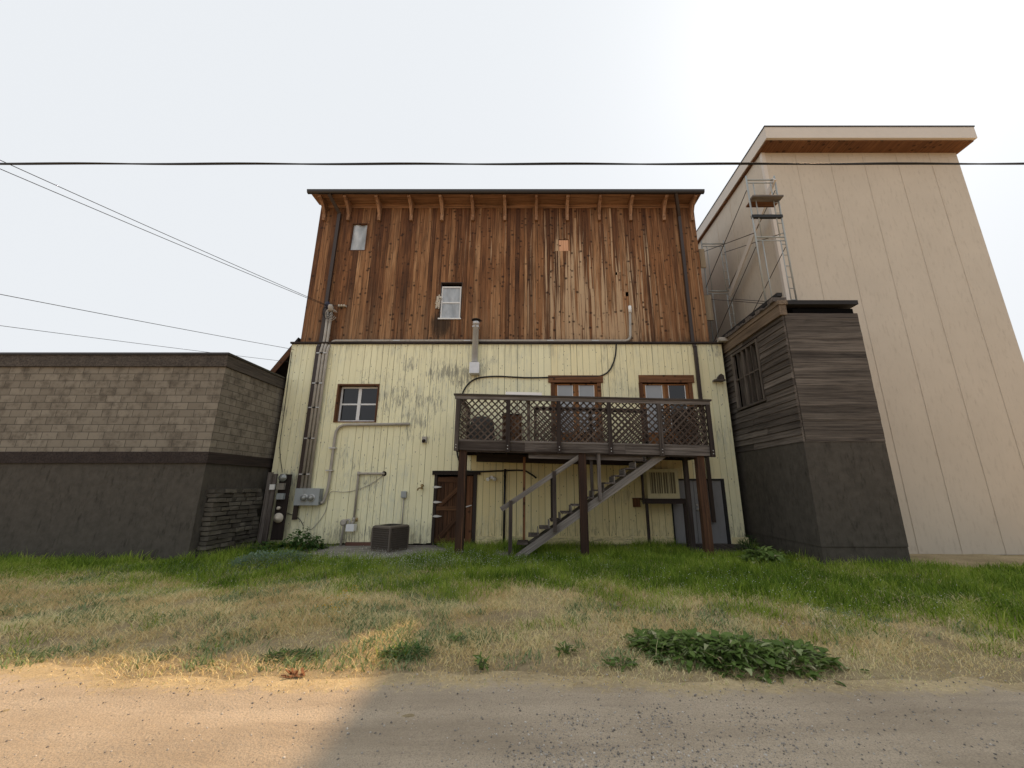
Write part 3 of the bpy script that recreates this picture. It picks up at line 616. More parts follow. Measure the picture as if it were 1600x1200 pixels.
# ---- grey door
x0, x1, z0, z1 = h_grey
fr = MB(); fr.box(x0, x0 + 0.05, D + 0.0, D + 0.15, z0, z1).box(x1 - 0.09, x1, D + 0.0, D + 0.15, z0, z1).box(x0 + 0.05, x1 - 0.09, D + 0.004, D + 0.15, z1 - 0.05, z1)
gd = fr.build('grey_door', M['tarblack'], bld, 'plain grey steel double door under the deck')
xm = x0 + 0.62 * (x1 - x0) - 0.32
a = MB().box(x0 + 0.055, xm - 0.006, D + 0.05, D + 0.10, z0 + 0.03, z1 - 0.055).build('door_leaf', M['greydoor'], gd)
b = MB().box(xm + 0.006, x1 - 0.095, D + 0.05, D + 0.10, z0 + 0.03, z1 - 0.055).build('door_leaf', M['greydoor'], gd)
c = at(1090, 796, D + 0.03)
MB().cyl((c.x, D + 0.01, c.z), (c.x, D + 0.05, c.z), 0.035, n=14).cyl((c.x, D - 0.03, c.z), (c.x, D + 0.01, c.z), 0.018).bar((c.x - 0.01, D - 0.03, c.z), (c.x + 0.12, D - 0.03, c.z), 0.02, 0.025).build('door_handle', M['steel'], gd)
MB().cyl((c.x, D + 0.02, c.z + 0.14), (c.x, D + 0.05, c.z + 0.14), 0.03, n=14).build('door_lock', M['steel'], gd)

# ================================================================== deck
YF = 11.15
XD0, XD1 = at(711, 660, YF).x, at(1111, 665, YF).x
def sag(p): return (p[0], p[1], p[2] - 0.024 * (p[0] - XD0) + 0.02)
deck = thing('wooden_deck', 'raised weathered wooden deck with lattice railing against the yellow wall', 'deck', (1.5, 12.2, 0))
ZRB, ZRT = at(760, 704, YF).z, at(760, 691, YF).z + 0.04      # rim board
ZLB, ZLT = at(760, 689, YF).z, at(760, 629, YF).z
ZTR = at(712, 617, YF).z
def dk(m, name, mat): return m.map(sag).build(name, mat, deck)
m = MB()
x = XD0 + 0.02
for a, b in ((XD0, -0.2), (-0.196, 2.6), (2.604, XD1)): m.box(a, b, YF + 0.0, YF + 0.045, ZRB, ZRT, (1, 0, 0))
dk(m, 'rim_board', M['greywood'])
for x in (XD0, XD1 - 0.045): dk(MB().box(x, x + 0.045, YF + 0.046, D - 0.04, ZRB, ZRT, (0, 1, 0)), 'side_board', M['greywood'])
m = MB(); y = YF + 0.05
SX0, SX1 = at(890, 700, 11.7).x, at(1040, 700, 11.7).x          # stair opening
while y < D - 0.06:
    yb = min(y + 0.138, D - 0.045)
    if y < 12.15:
        m.box(XD0 + 0.046, SX0, y, yb, ZRT - 0.038, ZRT, (1, 0, 0)); m.box(SX1, XD1 - 0.046, y, yb, ZRT - 0.038, ZRT, (1, 0, 0))
    else: m.box(XD0 + 0.046, XD1 - 0.046, y, yb, ZRT - 0.038, ZRT, (1, 0, 0))
    y += 0.144
dk(m, 'deck_floor', M['greywood'])
m = MB(); x = XD0 + 0.45
while x < XD1 - 0.2:
    y0 = YF + 0.05 if not (SX0 - 0.05 < x < SX1 + 0.05) else 12.2
    m.box(x, x + 0.045, y0, D - 0.09, ZRT - 0.24, ZRT - 0.04, (0, 1, 0)); x += 0.45
m.box(SX0 - 0.05, SX1 + 0.05, 12.15, 12.195, ZRT - 0.24, ZRT - 0.04, (1, 0, 0))
dk(m, 'floor_joist', M['darkwood'])
dk(MB().box(XD0 + 0.05, XD1 - 0.05, D - 0.085, D - 0.04, ZRT - 0.26, ZRT - 0.04, (1, 0, 0)), 'ledger_board', M['darkwood'])
dk(MB().box(at(748, 735, D - 0.1).x, XD1 - 1.9, 12.55, 12.68, ZRT - 0.50, ZRT - 0.25, (1, 0, 0)), 'support_beam', M['darkwood'])
dk(MB().box(at(826, 716, 11.4).x, at(1003, 716, 11.4).x, 11.30, 11.345, ZRT - 0.44, ZRT - 0.26, (1, 0, 0)), 'stair_header', M['greywood'])
dk(MB().box(XD0 + 0.05, XD1 - 0.4, YF + 0.055, YF + 0.14, ZRB - 0.04, ZRT - 0.05, (1, 0, 0)), 'front_beam', M['darkwood'])
for px in (719, 912.5, 1103):
    x = at(px, 790, YF + 0.02).x; zt = sag((x, 0, ZRB))[2] + 0.02
    MB().box(x - 0.105, x + 0.105, YF + 0.05, YF + 0.25, -0.1, zt, (0, 0, 1)).build('support_post', M['post'], deck)
x = at(1073, 790, 12.1).x; MB().box(x - 0.06, x + 0.06, 11.85, 11.98, -0.1, sag((x, 0, ZRT - 0.26))[2], (0, 0, 1)).build('support_post', M['darkwood'], deck)
# railings
dk(MB().box(XD0 - 0.06, XD1 + 0.06, YF - 0.09, YF + 0.09, ZTR - 0.04, ZTR + 0.005, (1, 0, 0)).box(XD0 - 0.02, XD1 + 0.02, YF - 0.055, YF - 0.015, ZTR - 0.15, ZTR - 0.041, (1, 0, 0)), 'top_rail', M['greywood'])
for x in (XD0 - 0.06, XD1 - 0.10): dk(MB().box(x, x + 0.16, YF + 0.092, D - 0.02, ZTR - 0.04, ZTR + 0.002, (0, 1, 0)), 'top_rail', M['greywood'])
dk(MB().box(XD0 + 0.05, XD1 - 0.05, YF - 0.01, YF + 0.06, ZLB - 0.02, ZLB + 0.03, (1, 0, 0)), 'bottom_rail', M['greywood'])
for px in (715, 794, 873, 952, 1030, 1107):
    x = at(px, 660, YF).x
    dk(MB().box(x - 0.055, x + 0.055, YF - 0.095, YF - 0.012, ZRB - 0.03, ZTR - 0.15, (0, 0, 1)), 'rail_post', M['darkwood'] if px not in (715, 1030) else M['greywood'])
    for dz in (0.06, 0.14): dk(MB().cyl((x, YF - 0.105, ZRB + dz), (x, YF - 0.094, ZRB + dz), 0.014, n=8), 'bolt', M['steel'])
x = at(826, 660, YF + 0.1).x; dk(MB().box(x - 0.05, x + 0.05, YF + 0.065, YF + 0.15, ZRT, ZTR - 0.042, (0, 0, 1)), 'rail_post', M['greywood'])
for yy in (D - 0.15,):
    for x in (XD0 + 0.05, XD1 - 0.05): dk(MB().box(x - 0.045, x + 0.045, yy, yy + 0.09, ZRT, ZTR - 0.042, (0, 0, 1)), 'rail_post', M['darkwood'])
def lattice(a, b, z0, z1, nrm, sp=0.134, w=0.040, t=0.007):
    """diagonal strips over the rectangle from a to b (ground points), between z0 and z1"""
    a, b = Vector((a[0], a[1], 0)), Vector((b[0], b[1], 0)); L = (b - a).length; u = (b - a) / L; H = z1 - z0; nrm = Vector(nrm); m = MB()
    for s in (1, -1):
        c = -H - 1
        k0 = -H if s > 0 else 0.0; k = k0 + sp * random.random()
        kmax = L if s > 0 else L + H
        while k < kmax:
            # line: du = k + s*v
            v0, v1 = 0.0, H
            if s > 0: v0 = max(0, -k); v1 = min(H, L - k)
            else: v0 = max(0, k - L); v1 = min(H, k)
            if v1 - v0 > 0.03:
                p = a + u * (k + s * v0) + Vector((0, 0, z0 + v0)) + nrm * (0.004 if s > 0 else -0.004)
                q = a + u * (k + s * v1) + Vector((0, 0, z0 + v1)) + nrm * (0.004 if s > 0 else -0.004)
                m.bar(p, q, w, t, up=nrm)
            k += sp * 1.414
    return m
fx = [at(p, 660, YF).x for p in (719, 794, 873, 952, 1030, 1105)]
for a, b in zip(fx[:-1], fx[1:]):
    dk(lattice((a + 0.02, YF + 0.025), (b - 0.02, YF + 0.025), ZLB + 0.03, ZTR - 0.045, (0, -1, 0)), 'lattice_panel', M['lattice'])
dk(lattice((XD0 + 0.06, YF + 0.1), (XD0 + 0.06, D - 0.15), ZRT + 0.05, ZTR - 0.045, (1, 0, 0)), 'lattice_panel', M['lattice'])
dk(lattice((XD1 - 0.06, YF + 0.1), (XD1 - 0.06, D - 0.15), ZRT + 0.05, ZTR - 0.045, (1, 0, 0)), 'lattice_panel', M['lattice'])
# inner railing round the stair opening
yi = 12.22; ix0, ix1 = at(834, 660, yi).x, at(1012, 660, yi).x
dk(MB().box(ix0, ix1, yi - 0.06, yi + 0.06, ZTR - 0.14, ZTR - 0.10, (1, 0, 0)).box(ix0, ix1, yi - 0.02, yi + 0.02, ZTR - 0.22, ZTR - 0.141, (1, 0, 0)), 'inner_rail', M['darkwood'])
for x in (ix0 + 0.05, (ix0 + ix1) / 2, ix1 - 0.05): dk(MB().box(x - 0.045, x + 0.045, yi + 0.025, yi + 0.11, ZRT, ZTR - 0.142, (0, 0, 1)), 'rail_post', M['darkwood'])
dk(lattice((ix0, yi), (ix1, yi), ZRT + 0.05, ZTR - 0.16, (0, -1, 0)), 'lattice_panel', M['lattice'])
dk(lattice((fx[4] + 0.05, YF + 0.2), (fx[5] - 0.05, YF + 0.42), ZRT + 0.02, ZTR - 0.2, (0, -1, 0), 0.09), 'lattice_panel', M['lattice'])
# things on the deck
zf = ZRT - 0.01
def dz(x): return sag((x, 0, zf))[2] + 0.012
x = at(752, 670, 12.2).x
cv = thing('covered_barbecue', 'charcoal covered barbecue behind the lattice at the deck corner', 'barbecue', (x, 12.35, dz(x)))
m = MB(); vs = []; NN = 24
prof = [(0.0, 0.40), (0.3, 0.40), (0.62, 0.37), (0.76, 0.33), (0.86, 0.22), (0.90, 0.02)]
for h, r in prof:
    for k in range(NN):
        t = 2 * math.pi * k / NN; sq = 1 / max(abs(math.cos(t)), abs(math.sin(t))) ** 0.55; wob = 1 + 0.04 * math.sin(5 * t + h * 9)
        vs.append((x + 1.0 * r * sq * math.cos(t) * wob, 12.35 + 0.7 * r * sq * math.sin(t) * wob, dz(x) + h))
m.add(vs, [(i * NN + k, i * NN + (k + 1) % NN, (i + 1) * NN + (k + 1) % NN, (i + 1) * NN + k) for i in range(len(prof) - 1) for k in range(NN)] + [[(len(prof) - 1) * NN + k for k in range(NN)]], smooth=True)
m.build('cloth_cover', M['cover'], cv)
x = at(800, 670, 12.6).x
cb = thing('storage_cabinet', 'dark wooden cabinet standing on the deck behind the lattice', 'cabinet', (x, 12.75, dz(x)))
m = MB().box(x - 0.3, x + 0.3, 12.5, 13.0, dz(x), dz(x) + 0.98); m.build('body', M['casing'], cb)
MB().box(x - 0.33, x + 0.33, 12.46, 13.02, dz(x) + 0.982, dz(x) + 1.02).build('top', M['darkwood'], cb)
for s in (-1, 1): MB().box(x + s * 0.15 - 0.138, x + s * 0.15 + 0.138, 12.48, 12.498, dz(x) + 0.06, dz(x) + 0.92, (0, 0, 1)).build('cabinet_door', M['cellar'], cb)
x0, x1 = at(791, 614, YF + 0.3).x, at(846, 614, YF + 0.3).x
zr = sag(((x0 + x1) / 2, 0, ZTR + 0.005))[2]
tr = MB(); tr.box(x0, x1, YF + 0.0, YF + 0.05, zr + 0.004, zr + 0.10).box(x0 + 0.004, x0 + 0.05, YF + 0.052, YF + 0.22, zr + 0.006, zr + 0.10).box(x1 - 0.05, x1 - 0.004, YF + 0.052, YF + 0.22, zr + 0.006, zr + 0.10).box(x0, x1, YF + 0.222, YF + 0.26, zr + 0.004, zr + 0.10)
tr.box(x0 + 0.05, x1 - 0.05, YF + 0.051, YF + 0.221, zr + 0.004, zr + 0.03)
tr.v = [Vector((p.x, p.y - 0.02, p.z - 0.028 * (p.x - (x0 + x1) / 2))) for p in tr.v]
tag(tr.build('planter_tray', M['whitepl']), 'long white plastic tray lying on the deck railing', 'tray')

# ================================================================== stairs
st = thing('staircase', 'weathered grey open wooden stairs rising under the deck front', 'stairs', (-0.4, 11.7, 0))
YS0, YS1 = 11.31, 12.1
A = at(801, 874, YS0); B = at(1028, 716, YS0)
dirv = (B - A).normalized(); slope = (B.z - A.z) / (B.x - A.x)
for y in (YS0, YS1):
    MB().bar((A.x - 0.08, y, A.z - 0.09), (B.x + 0.25, y, B.z + 0.25 * slope), 0.05, 0.19, up=(0, 0, 1)).build('stringer', M['palewood'], st)
ntd = 13
for i in range(ntd):
    x = A.x + (B.x - A.x) * (i + 0.9) / (ntd + 0.3); z = A.z + slope * (x - A.x) + 0.215
    MB().box(x - 0.17, x + 0.13, YS0 + 0.026, YS1 - 0.026, z - 0.04, z, (0, 1, 0)).build('tread', M['greywood'], st)
    if i > 0: MB().box(x + 0.085, x + 0.108, YS0 + 0.03, YS1 - 0.03, z + 0.001, z + 0.168, (0, 1, 0)).build('riser', M['palewood'], st)
ha, hb = at(783, 796, YS0 - 0.05), at(930, 697, YS0 - 0.05)
MB().bar(ha, hb, 0.045, 0.13, up=(0, 0, 1)).build('handrail', M['palewood'], st)
def spost(px, pt, pb, y, w=0.09, mat='greywood'):
    t_, b_ = at(px, pt, y), at(px, pb, y); x = (t_.x + b_.x) / 2
    MB().box(x - w / 2, x + w / 2, y - w / 2, y + w / 2, b_.z, t_.z, (0, 0, 1)).build('rail_post', M[mat], st)
spost(797.5, 782, 878, YS0 - 0.075, 0.10); spost(866.5, 736, 831, YS0 - 0.075, 0.10); spost(924.5, 708, 786, YS0 + 0.12, 0.08); spost(936, 704, 782, YS0 - 0.075, 0.09)
spost(819, 714, 846, YS1 + 0.05, 0.075, 'casing'); spost(862.5, 745, 815, YS1 + 0.06, 0.08, 'darkwood')
tag(MB().box(at(772, 870, 11.6).x, at(800, 870, 11.6).x, 11.35, 12.0, -0.1, 0.11).build('concrete_block', M['concrete']), 'grey concrete block at the foot of the stairs', 'block')

# ================================================================== wall fixtures
# meter cabinet
mc = thing('electric_meter_cabinet', 'grey steel cabinet with two round electric meters on yellow wall', 'meter cabinet', at(479, 776, D - 0.1))
x0, x1, z0, z1 = rect(461, 498, 763.5, 789, D - 0.25)
MB().box(x0, x1, D - 0.25, D - 0.005, z0, z1).box(x0 - 0.012, x1 + 0.012, D - 0.265, D - 0.252, z0 - 0.01, z1 + 0.01).build('cabinet_body', M['box'], mc)
for px in (475.5, 486.5):
    c = at(px, 778, D - 0.26); me_ = MB().lathe((c.x, D - 0.255, c.z), (0, -1, 0), [(0, 0.105), (0.03, 0.105), (0.035, 0.09), (0.10, 0.085), (0.125, 0.06), (0.13, 0.0)], 20).build('meter', M['meterglass'], mc)
    MB().lathe((c.x, D - 0.258, c.z), (0, -1, 0), [(0, 0.118), (0.028, 0.118), (0.03, 0.106)], 20).build('meter_ring', M['steel'], me_)
zc = z1
# riser conduits with weatherheads
def conduit(pts, r, label, name='conduit', mat='conduit', group=None, straps=(), n=10, br=0.22):
    root = thing(name, label, 'conduit', Vector(pts[-1]), group)
    MB().tube(bend(pts, br), r, n).build('pipe', M[mat], root)
    for p in straps:
        p = Vector(p); MB().box(p.x - r - 0.07, p.x + r + 0.07, p.y - r - 0.006, p.y + r + 0.004, p.z - 0.018, p.z + 0.018).build('strap', M['steel'], root)
    return root
yc = D - 0.10
xa, xb_, xc_ = -7.41, -7.295, -7.18
for k, (x, py, lb) in enumerate(((xa, 482, 'tall grey conduit beside the brown downpipe carrying the dark blue weatherhead'), (xb_, 486, 'tall grey conduit between the two others, ending in a bare grey weatherhead'))):
    top = at(505, py, DU - 0.12)
    rt = conduit([(x + 0.03 * 0, DU - 0.12, top.z), (x, DU - 0.12, ZM + 0.1), (x, yc, ZM - 0.25), (x, yc, zc + 0.002)], 0.050, lb, straps=[(x, yc, at(490, p, yc).z) for p in (552, 599, 637, 685, 741)])
    MB().lathe((x, DU - 0.13, top.z - 0.02), (0, -0.5, 0.8), [(0, 0.07), (0.08, 0.10), (0.20, 0.09), (0.26, 0.05)], 12).build('weatherhead', M['navy'] if k == 0 else M['conduit'], rt)
    q = MB()
    for j in range(3):
        c = Vector((x + 0.03 * j, DU - 0.22, top.z - 0.14 - 0.03 * j)); rr = 0.15 + 0.03 * j
        q.tube([c + Vector((rr * math.cos(t), 0.02 * math.sin(2 * t), rr * 1.1 * math.sin(t))) for t in np.linspace(0.4, 5.9, 20)], 0.009, 6)
    q.build('wire_loop', M['black'] if k == 0 else M['conduit'], rt)
WH = Vector((xa, DU - 0.25, at(505, 478, DU - 0.2).z))
yh = DU - 0.09; zh = at(700, 534, yh).z + 0.03
conduit([(xc_, yc, zc + 0.003), (xc_, yc, zh - 0.35), (xc_, yh, zh - 0.12), (xc_ + 0.1, yh, zh), (at(985, 534, yh).x, yh, zh), (at(985, 500, yh).x, yh, at(985, 490, yh).z)], 0.05,
        'long grey conduit running along the top of the yellow wall', straps=[(at(p, 534, yh).x, yh, zh) for p in (620, 730, 860, 930)])
c = at(984.5, 487, yh); o = MB().cyl((c.x, yh, c.z - 0.05), (c.x, yh, c.z + 0.22), 0.06, n=12).build('conduit_cap', M['whitepl']); o.parent = bpy.data.objects['conduit.002'] if 'conduit.002' in bpy.data.objects else None
if o.parent: o.matrix_parent_inverse = Matrix.Translation(o.parent.location).inverted()
# lower conduit from cabinet under the window
y = D - 0.07
conduit([(x1, D - 0.12, at(498, 786, D).z), (at(505, 785, y).x, y, at(505, 785, y).z), (at(512, 768, y).x, y, at(512, 765, y).z), (at(527, 664, y).x - 0.02, y, at(527, 664, y).z), (at(640, 662, y).x, y, at(640, 662.5, y).z)], 0.047,
        'bent grey conduit from meter cabinet up to below the four pane window', straps=[at(520, 700, y), at(515, 735, y)], br=0.35)
# gas line
gl = thing('gas_line', 'thin grey gas pipe bent twice on the yellow wall left of the condenser', 'gas pipe', at(552, 815, D - 0.08))
p0 = at(599, 740, y); p1 = at(560, 741, y); p2 = at(553, 814, y)
xg = (p1.x + p2.x) / 2
MB().tube(bend([(p0.x, D + 0.02, p0.z), (p0.x, y, p0.z), (xg, y, p0.z), (xg, y, p2.z - 0.05)], 0.05), 0.036, 10).build('pipe', M['conduit'], gl)
for pz in (p0.z, p2.z + 0.05): MB().lathe((xg, y, pz - 0.06), (0, 0, 1), [(0, 0.05), (0.12, 0.05)], 10).build('elbow_fitting', M['conduit'], gl)
MB().cyl((p0.x, D - 0.012, p0.z), (p0.x, D - 0.001, p0.z), 0.08, n=14).build('wall_flange', M['dark'], gl)
z = p2.z + 0.03; MB().bar((xg, y, z), (xg + 0.13, y - 0.04, z + 0.02), 0.03, 0.03).cyl((xg + 0.11, y - 0.04, z - 0.05), (xg + 0.11, y - 0.04, z + 0.07), 0.03).build('valve', M['brass'], gl)
gm_ = thing('gas_meter', 'small white gas meter box low on the yellow wall', 'gas meter', at(548, 828, D - 0.1))
x0, x1, z0, z1 = rect(541.5, 554, 820, 830, D - 0.2)
MB().box(x0, x1, D - 0.26, D - 0.05, z0, z1 + 0.02).box(x0 + 0.05, x0 + 0.12, D - 0.27, D - 0.261, z1 - 0.09, z1 - 0.05).build('meter_body', M['white'], gm_)
m = MB().tube(bend([(xg, D - 0.08, p2.z - 0.05), (xg, D - 0.12, z1 + 0.10), (xg - 0.02, D - 0.14, z1 + 0.02)], 0.06), 0.03, 8)
m.tube(bend([(x0 + 0.05, D - 0.14, z1 + 0.02), (x0 + 0.05, D - 0.14, z1 + 0.15), (x0 - 0.12, D - 0.14, z1 + 0.12), (x0 - 0.16, D - 0.14, -0.05)], 0.08), 0.035, 8)
m.build('pipe', M['conduit'], gm_)
MB().lathe((x0 - 0.14, D - 0.2, z1 + 0.06), (0, 1, 0), [(0, 0.06), (0.03, 0.10), (0.09, 0.10), (0.12, 0.05)], 14).build('regulator', M['conduit'], gm_)
# disconnect box
db = thing('switch_box', 'small grey switch box with thin pipe down to the condenser', 'switch box', at(631, 773, D - 0.05))
x0, x1, z0, z1 = rect(627.5, 634.5, 768, 778, D - 0.08)
MB().box(x0, x1, D - 0.10, D - 0.004, z0, z1).box(x0 - 0.01, x1 + 0.01, D - 0.115, D - 0.101, z0 + 0.02, z1 + 0.01).build('box_body', M['box'], db)
MB().tube([((x0 + x1) / 2, D - 0.05, z0), ((x0 + x1) / 2 - 0.0, D - 0.05, 0.55)], 0.018, 8).build('pipe', M['conduit'], db)
# hose tap
tp = thing('hose_tap', 'brass hose tap on the yellow wall left of the cellar door', 'tap', at(658, 763, D - 0.05)); c = at(658, 762.5, D - 0.1)
MB().cyl((c.x, D, c.z), (c.x, D - 0.16, c.z), 0.03, n=10).tube(bend([(c.x, D - 0.13, c.z), (c.x - 0.07, D - 0.17, c.z), (c.x - 0.09, D - 0.18, c.z - 0.08)], 0.04), 0.022, 8).build('spout', M['brass'], tp)
MB().lathe((c.x + 0.03, D - 0.13, c.z + 0.04), (0.3, -0.6, 0.5), [(0, 0.02), (0.05, 0.02), (0.051, 0.055), (0.07, 0.055), (0.075, 0.01)], 10).build('tap_handle', M['brass'], tp)
# small bell box
bx = thing('junction_box', 'small grey junction box with round knob beside the deck', 'junction box', at(663, 687, D - 0.05)); c = at(663, 687, D - 0.06)
MB().box(c.x - 0.075, c.x + 0.075, D - 0.09, D - 0.003, c.z - 0.10, c.z + 0.10).build('box_body', M['conduit'], bx)
MB().lathe((c.x + 0.0, D - 0.09, c.z - 0.03), (0, -1, -0.3), [(0, 0.05), (0.06, 0.055), (0.09, 0.02)], 12).build('knob', M['darkwood'], bx)
# flue
fl = thing('flue_pipe', 'shiny galvanised flue pipe with square box on yellow wall', 'flue pipe', at(742, 575, D - 0.2))
yq = D - 0.17; ct, cb_ = at(744.5, 503, yq), at(741, 566, yq); xq = (ct.x + cb_.x) / 2
MB().lathe((xq, yq, cb_.z), (0, 0, 1), [(0, 0.105), (ct.z - cb_.z - 0.1, 0.105), (ct.z - cb_.z - 0.1, 0.115), (ct.z - cb_.z, 0.115)], 20).build('pipe', M['galv'], fl)
MB().lathe((xq, yq, ct.z + 0.002), (0, 0, 1), [(0, 0.09), (0.06, 0.09), (0.061, 0.165), (0.085, 0.15), (0.10, 0.02)], 20).build('rain_cap', M['black'], fl)
x0, x1, z0, z1 = rect(733.5, 748.5, 566, 583, D - 0.3); MB().box(x0, x1, D - 0.32, D - 0.01, z0, z1).build('flue_box', M['galv'], fl)
MB().bar((xq, D - 0.01, ct.z - 0.2), (xq, yq - 0.1, ct.z - 0.2), 0.24, 0.03).build('wall_strap', M['galv'], fl)
# twin flood lamp
lp = thing('flood_lamp', 'white twin flood lamp on the wall under the deck', 'lamp', at(768, 747, D - 0.05)); c = at(768, 746, D - 0.06)
MB().cyl((c.x, D, c.z), (c.x, D - 0.05, c.z), 0.06, n=12).build('base', M['whitepl'], lp)
for s in (-1, 1): MB().lathe((c.x + s * 0.04, D - 0.05, c.z), (s * 0.5, -0.7, -0.45), [(0, 0.025), (0.06, 0.03), (0.12, 0.06), (0.15, 0.062), (0.151, 0.05)], 12).build('lamp_head', M['whitepl'], lp)
# weathered bracket
br_ = MB(); c = at(1127, 592, D - 0.1); c.x -= 0.08
br_.box(c.x - 0.2, c.x + 0.16, D - 0.22, D - 0.012, c.z - 0.09, c.z - 0.04).prism([(-0.08, -0.038), (0.15, -0.038), (0.15, 0.10), (0.06, 0.17), (-0.02, 0.09)], lambda a, b: (c.x + a, D - 0.18, c.z + b), lambda a, b: (c.x + a, D - 0.02, c.z + b))
tag(br_.build('bird_box', M['greywood']), 'tiny weathered wooden nest box high on the right wall edge', 'nest box')
# black cable
yk = D - 0.03
def P(l): return [at(a, b, yk if b < 700 else D - 0.06) for a, b in l]
ck = smooth_path(P([(963, 534), (962, 552), (958, 568), (951, 580), (942, 586), (930, 588.5), (905, 589), (880, 589), (845, 590), (820, 590), (800, 589), (775, 588), (750, 590), (736, 596), (727, 606), (722, 618), (719, 640), (716, 670), (714, 695), (715, 712), (720, 725), (727, 735), (745, 737), (775, 736), (815, 735), (828, 740), (838, 747)]), 5)
tag(MB().tube(ck, 0.026, 8).build('black_cable', M['black']), 'thick black cable looping along the yellow wall over the deck door', 'cable')
x = at(788, 790, D - 0.06).x
tag(MB().tube([(x, D - 0.05, at(788, 733, D).z), (x, D - 0.05, 0.0)], 0.035, 8).build('drain_pipe', M['black']), 'thin black upright drain pipe on wall behind the stairs', 'pipe')
# thin loose wire
lw_ = smooth_path([at(a, b, D - 0.03) for a, b in ((600, 742), (580, 756), (555, 766), (535, 769), (518, 768), (513, 780), (508, 800), (498, 815), (486, 828))], 5)
tag(MB().tube(lw_, 0.009, 6).build('loose_wire', M['conduit']), 'thin grey wire drooping across the yellow wall behind the gas pipe', 'wire')
lw_ = smooth_path([at(a, b, D - 0.03) for a, b in ((443, 799), (452, 803), (463, 807), (470, 814), (474, 822))], 5)
tag(MB().tube(lw_, 0.009, 6).build('loose_wire', M['black']), 'short dark wire sagging from old meter board to the downpipe', 'wire')
lw_ = smooth_path([at(a, b, D - 0.03) for a, b in ((456, 550), (452, 580), (447, 620), (441, 665), (437, 700), (441, 738))], 5)
tag(MB().tube(lw_, 0.009, 6).build('loose_wire', M['black']), 'thin dark wire running down the left yellow corner to the old meter', 'wire')
ins = thing('wire_insulator', 'small pale wire insulator clamped to brown boards beside the weatherheads', 'insulator', at(534, 478, DU - 0.05)); c = at(534, 478, DU - 0.07)
MB().box(c.x - 0.14, c.x + 0.16, DU - 0.05, DU - 0.004, c.z - 0.03, c.z + 0.03).build('bracket', M['conduit'], ins)
for k in (-0.09, 0.0, 0.1): MB().lathe((c.x + k, DU - 0.051, c.z), (0, -1, 0.2), [(0, 0.035), (0.04, 0.045), (0.08, 0.02)], 10).build('knob', M['rag'], ins)
MB().tube(smooth_path([(c.x - 0.1, DU - 0.1, c.z), ((c.x + xa) / 2, DU - 0.14, c.z - 0.03), (xa, DU - 0.26, c.z + 0.03)], 6), 0.012, 6).build('wire_tail', M['black'], ins)
# wooden reflector block near cooler
c = at(994, 785, D - 0.05)
tag(MB().box(c.x - 0.1, c.x + 0.12, D - 0.10, D - 0.01, c.z - 0.14, c.z + 0.12).box(c.x - 0.12, c.x + 0.14, D - 0.11, D - 0.009, c.z + 0.121, c.z + 0.14).build('wall_box', M['casing']), 'small dark red box on the wall left of the louvred cooler', 'box')
# window cooler on its stand
cl = thing('window_cooler', 'yellowed louvred air cooler on a wooden stand under deck', 'air cooler', at(1035, 780, 12.9))
x0, x1, z0, z1 = rect(1011, 1060.5, 733, 779, 12.75); yo = 12.75
MB().box(x0, x1, yo + 0.03, D + 0.02, z0, z1).build('cooler_body', M['cooler'], cl)
fw = 0.10
MB().box(x0, x0 + fw, yo, yo + 0.028, z0, z1).box(x1 - fw, x1, yo, yo + 0.028, z0, z1).box(x0 + fw, x1 - fw, yo + 0.002, yo + 0.028, z0, z0 + 0.15).box(x0 + fw, x1 - fw, yo + 0.002, yo + 0.028, z1 - fw, z1).build('front_frame', M['cooler'], cl)
m = MB(); xx = x0 + fw + 0.03
while xx < x1 - fw - 0.02: m.box(xx, xx + 0.012, yo + 0.008, yo + 0.028, z0 + 0.152, z1 - fw - 0.002); xx += 0.075
for k in (1, 2, 3): m.box(x0 + fw + (x1 - x0 - 2 * fw) * k / 4 - 0.012, x0 + fw + (x1 - x0 - 2 * fw) * k / 4 + 0.012, yo + 0.004, yo + 0.007, z0 + 0.152, z1 - fw - 0.002)
m.build('louvre_grille', M['cooler'], cl)
MB().box(x0 + fw, x1 - fw, yo + 0.0285, yo + 0.0295, z0 + 0.15, z1 - fw).build('grille_shade_sheet', plain('grille_shade_olive', (0.13, 0.112, 0.065), 0.7), cl)  # dark sheet standing in for the shade between the louvres
sd = thing('cooler_stand', 'rough wooden stand carrying the louvred air cooler', 'stand', ((x0 + x1) / 2, 12.9, 0))
MB().box(x0 - 0.12, x1 + 0.2, yo - 0.12, yo - 0.06, z0 - 0.15, z0 - 0.005).box(x0 - 0.12, x1 + 0.2, yo - 0.058, D - 0.01, z0 - 0.05, z0 - 0.005).build('shelf', M['darkwood'], sd)
MB().box(x0 - 0.19, x0 - 0.125, yo - 0.1, yo - 0.02, z0 - 0.16, z1 - 0.1, (0, 0, 1)).build('side_post', M['darkwood'], sd)
MB().box(x0 - 0.10, x0 - 0.02, yo - 0.055, yo + 0.02, -0.05, z0 - 0.152, (0, 0, 1)).build('leg', M['darkwood'], sd)
MB().box(x1 + 0.08, x1 + 0.19, yo - 0.055, yo + 0.03, -0.05, z0 - 0.152, (0, 0, 1)).build('leg', M['darkwood'], sd)
# ramp by the grey door
rp = thing('wooden_ramp', 'old plank ramp leading down from the grey steel door', 'ramp', (5.6, 12.7, 0))
a, b = h_grey[0] + 0.15, h_grey[1] + 0.35
for k in range(6):
    xx = a + (b - a) * k / 6
    MB().bar((xx + 0.13, D - 0.02, 0.085), (xx + 0.22, 12.05, 0.02), (b - a) / 6 - 0.02, 0.035).build('plank', M['greywood'], rp)
MB().box(h_grey[0], h_grey[1], D - 0.16, D - 0.022, -0.05, ZB - 0.03).build('threshold', M['concrete'], rp)

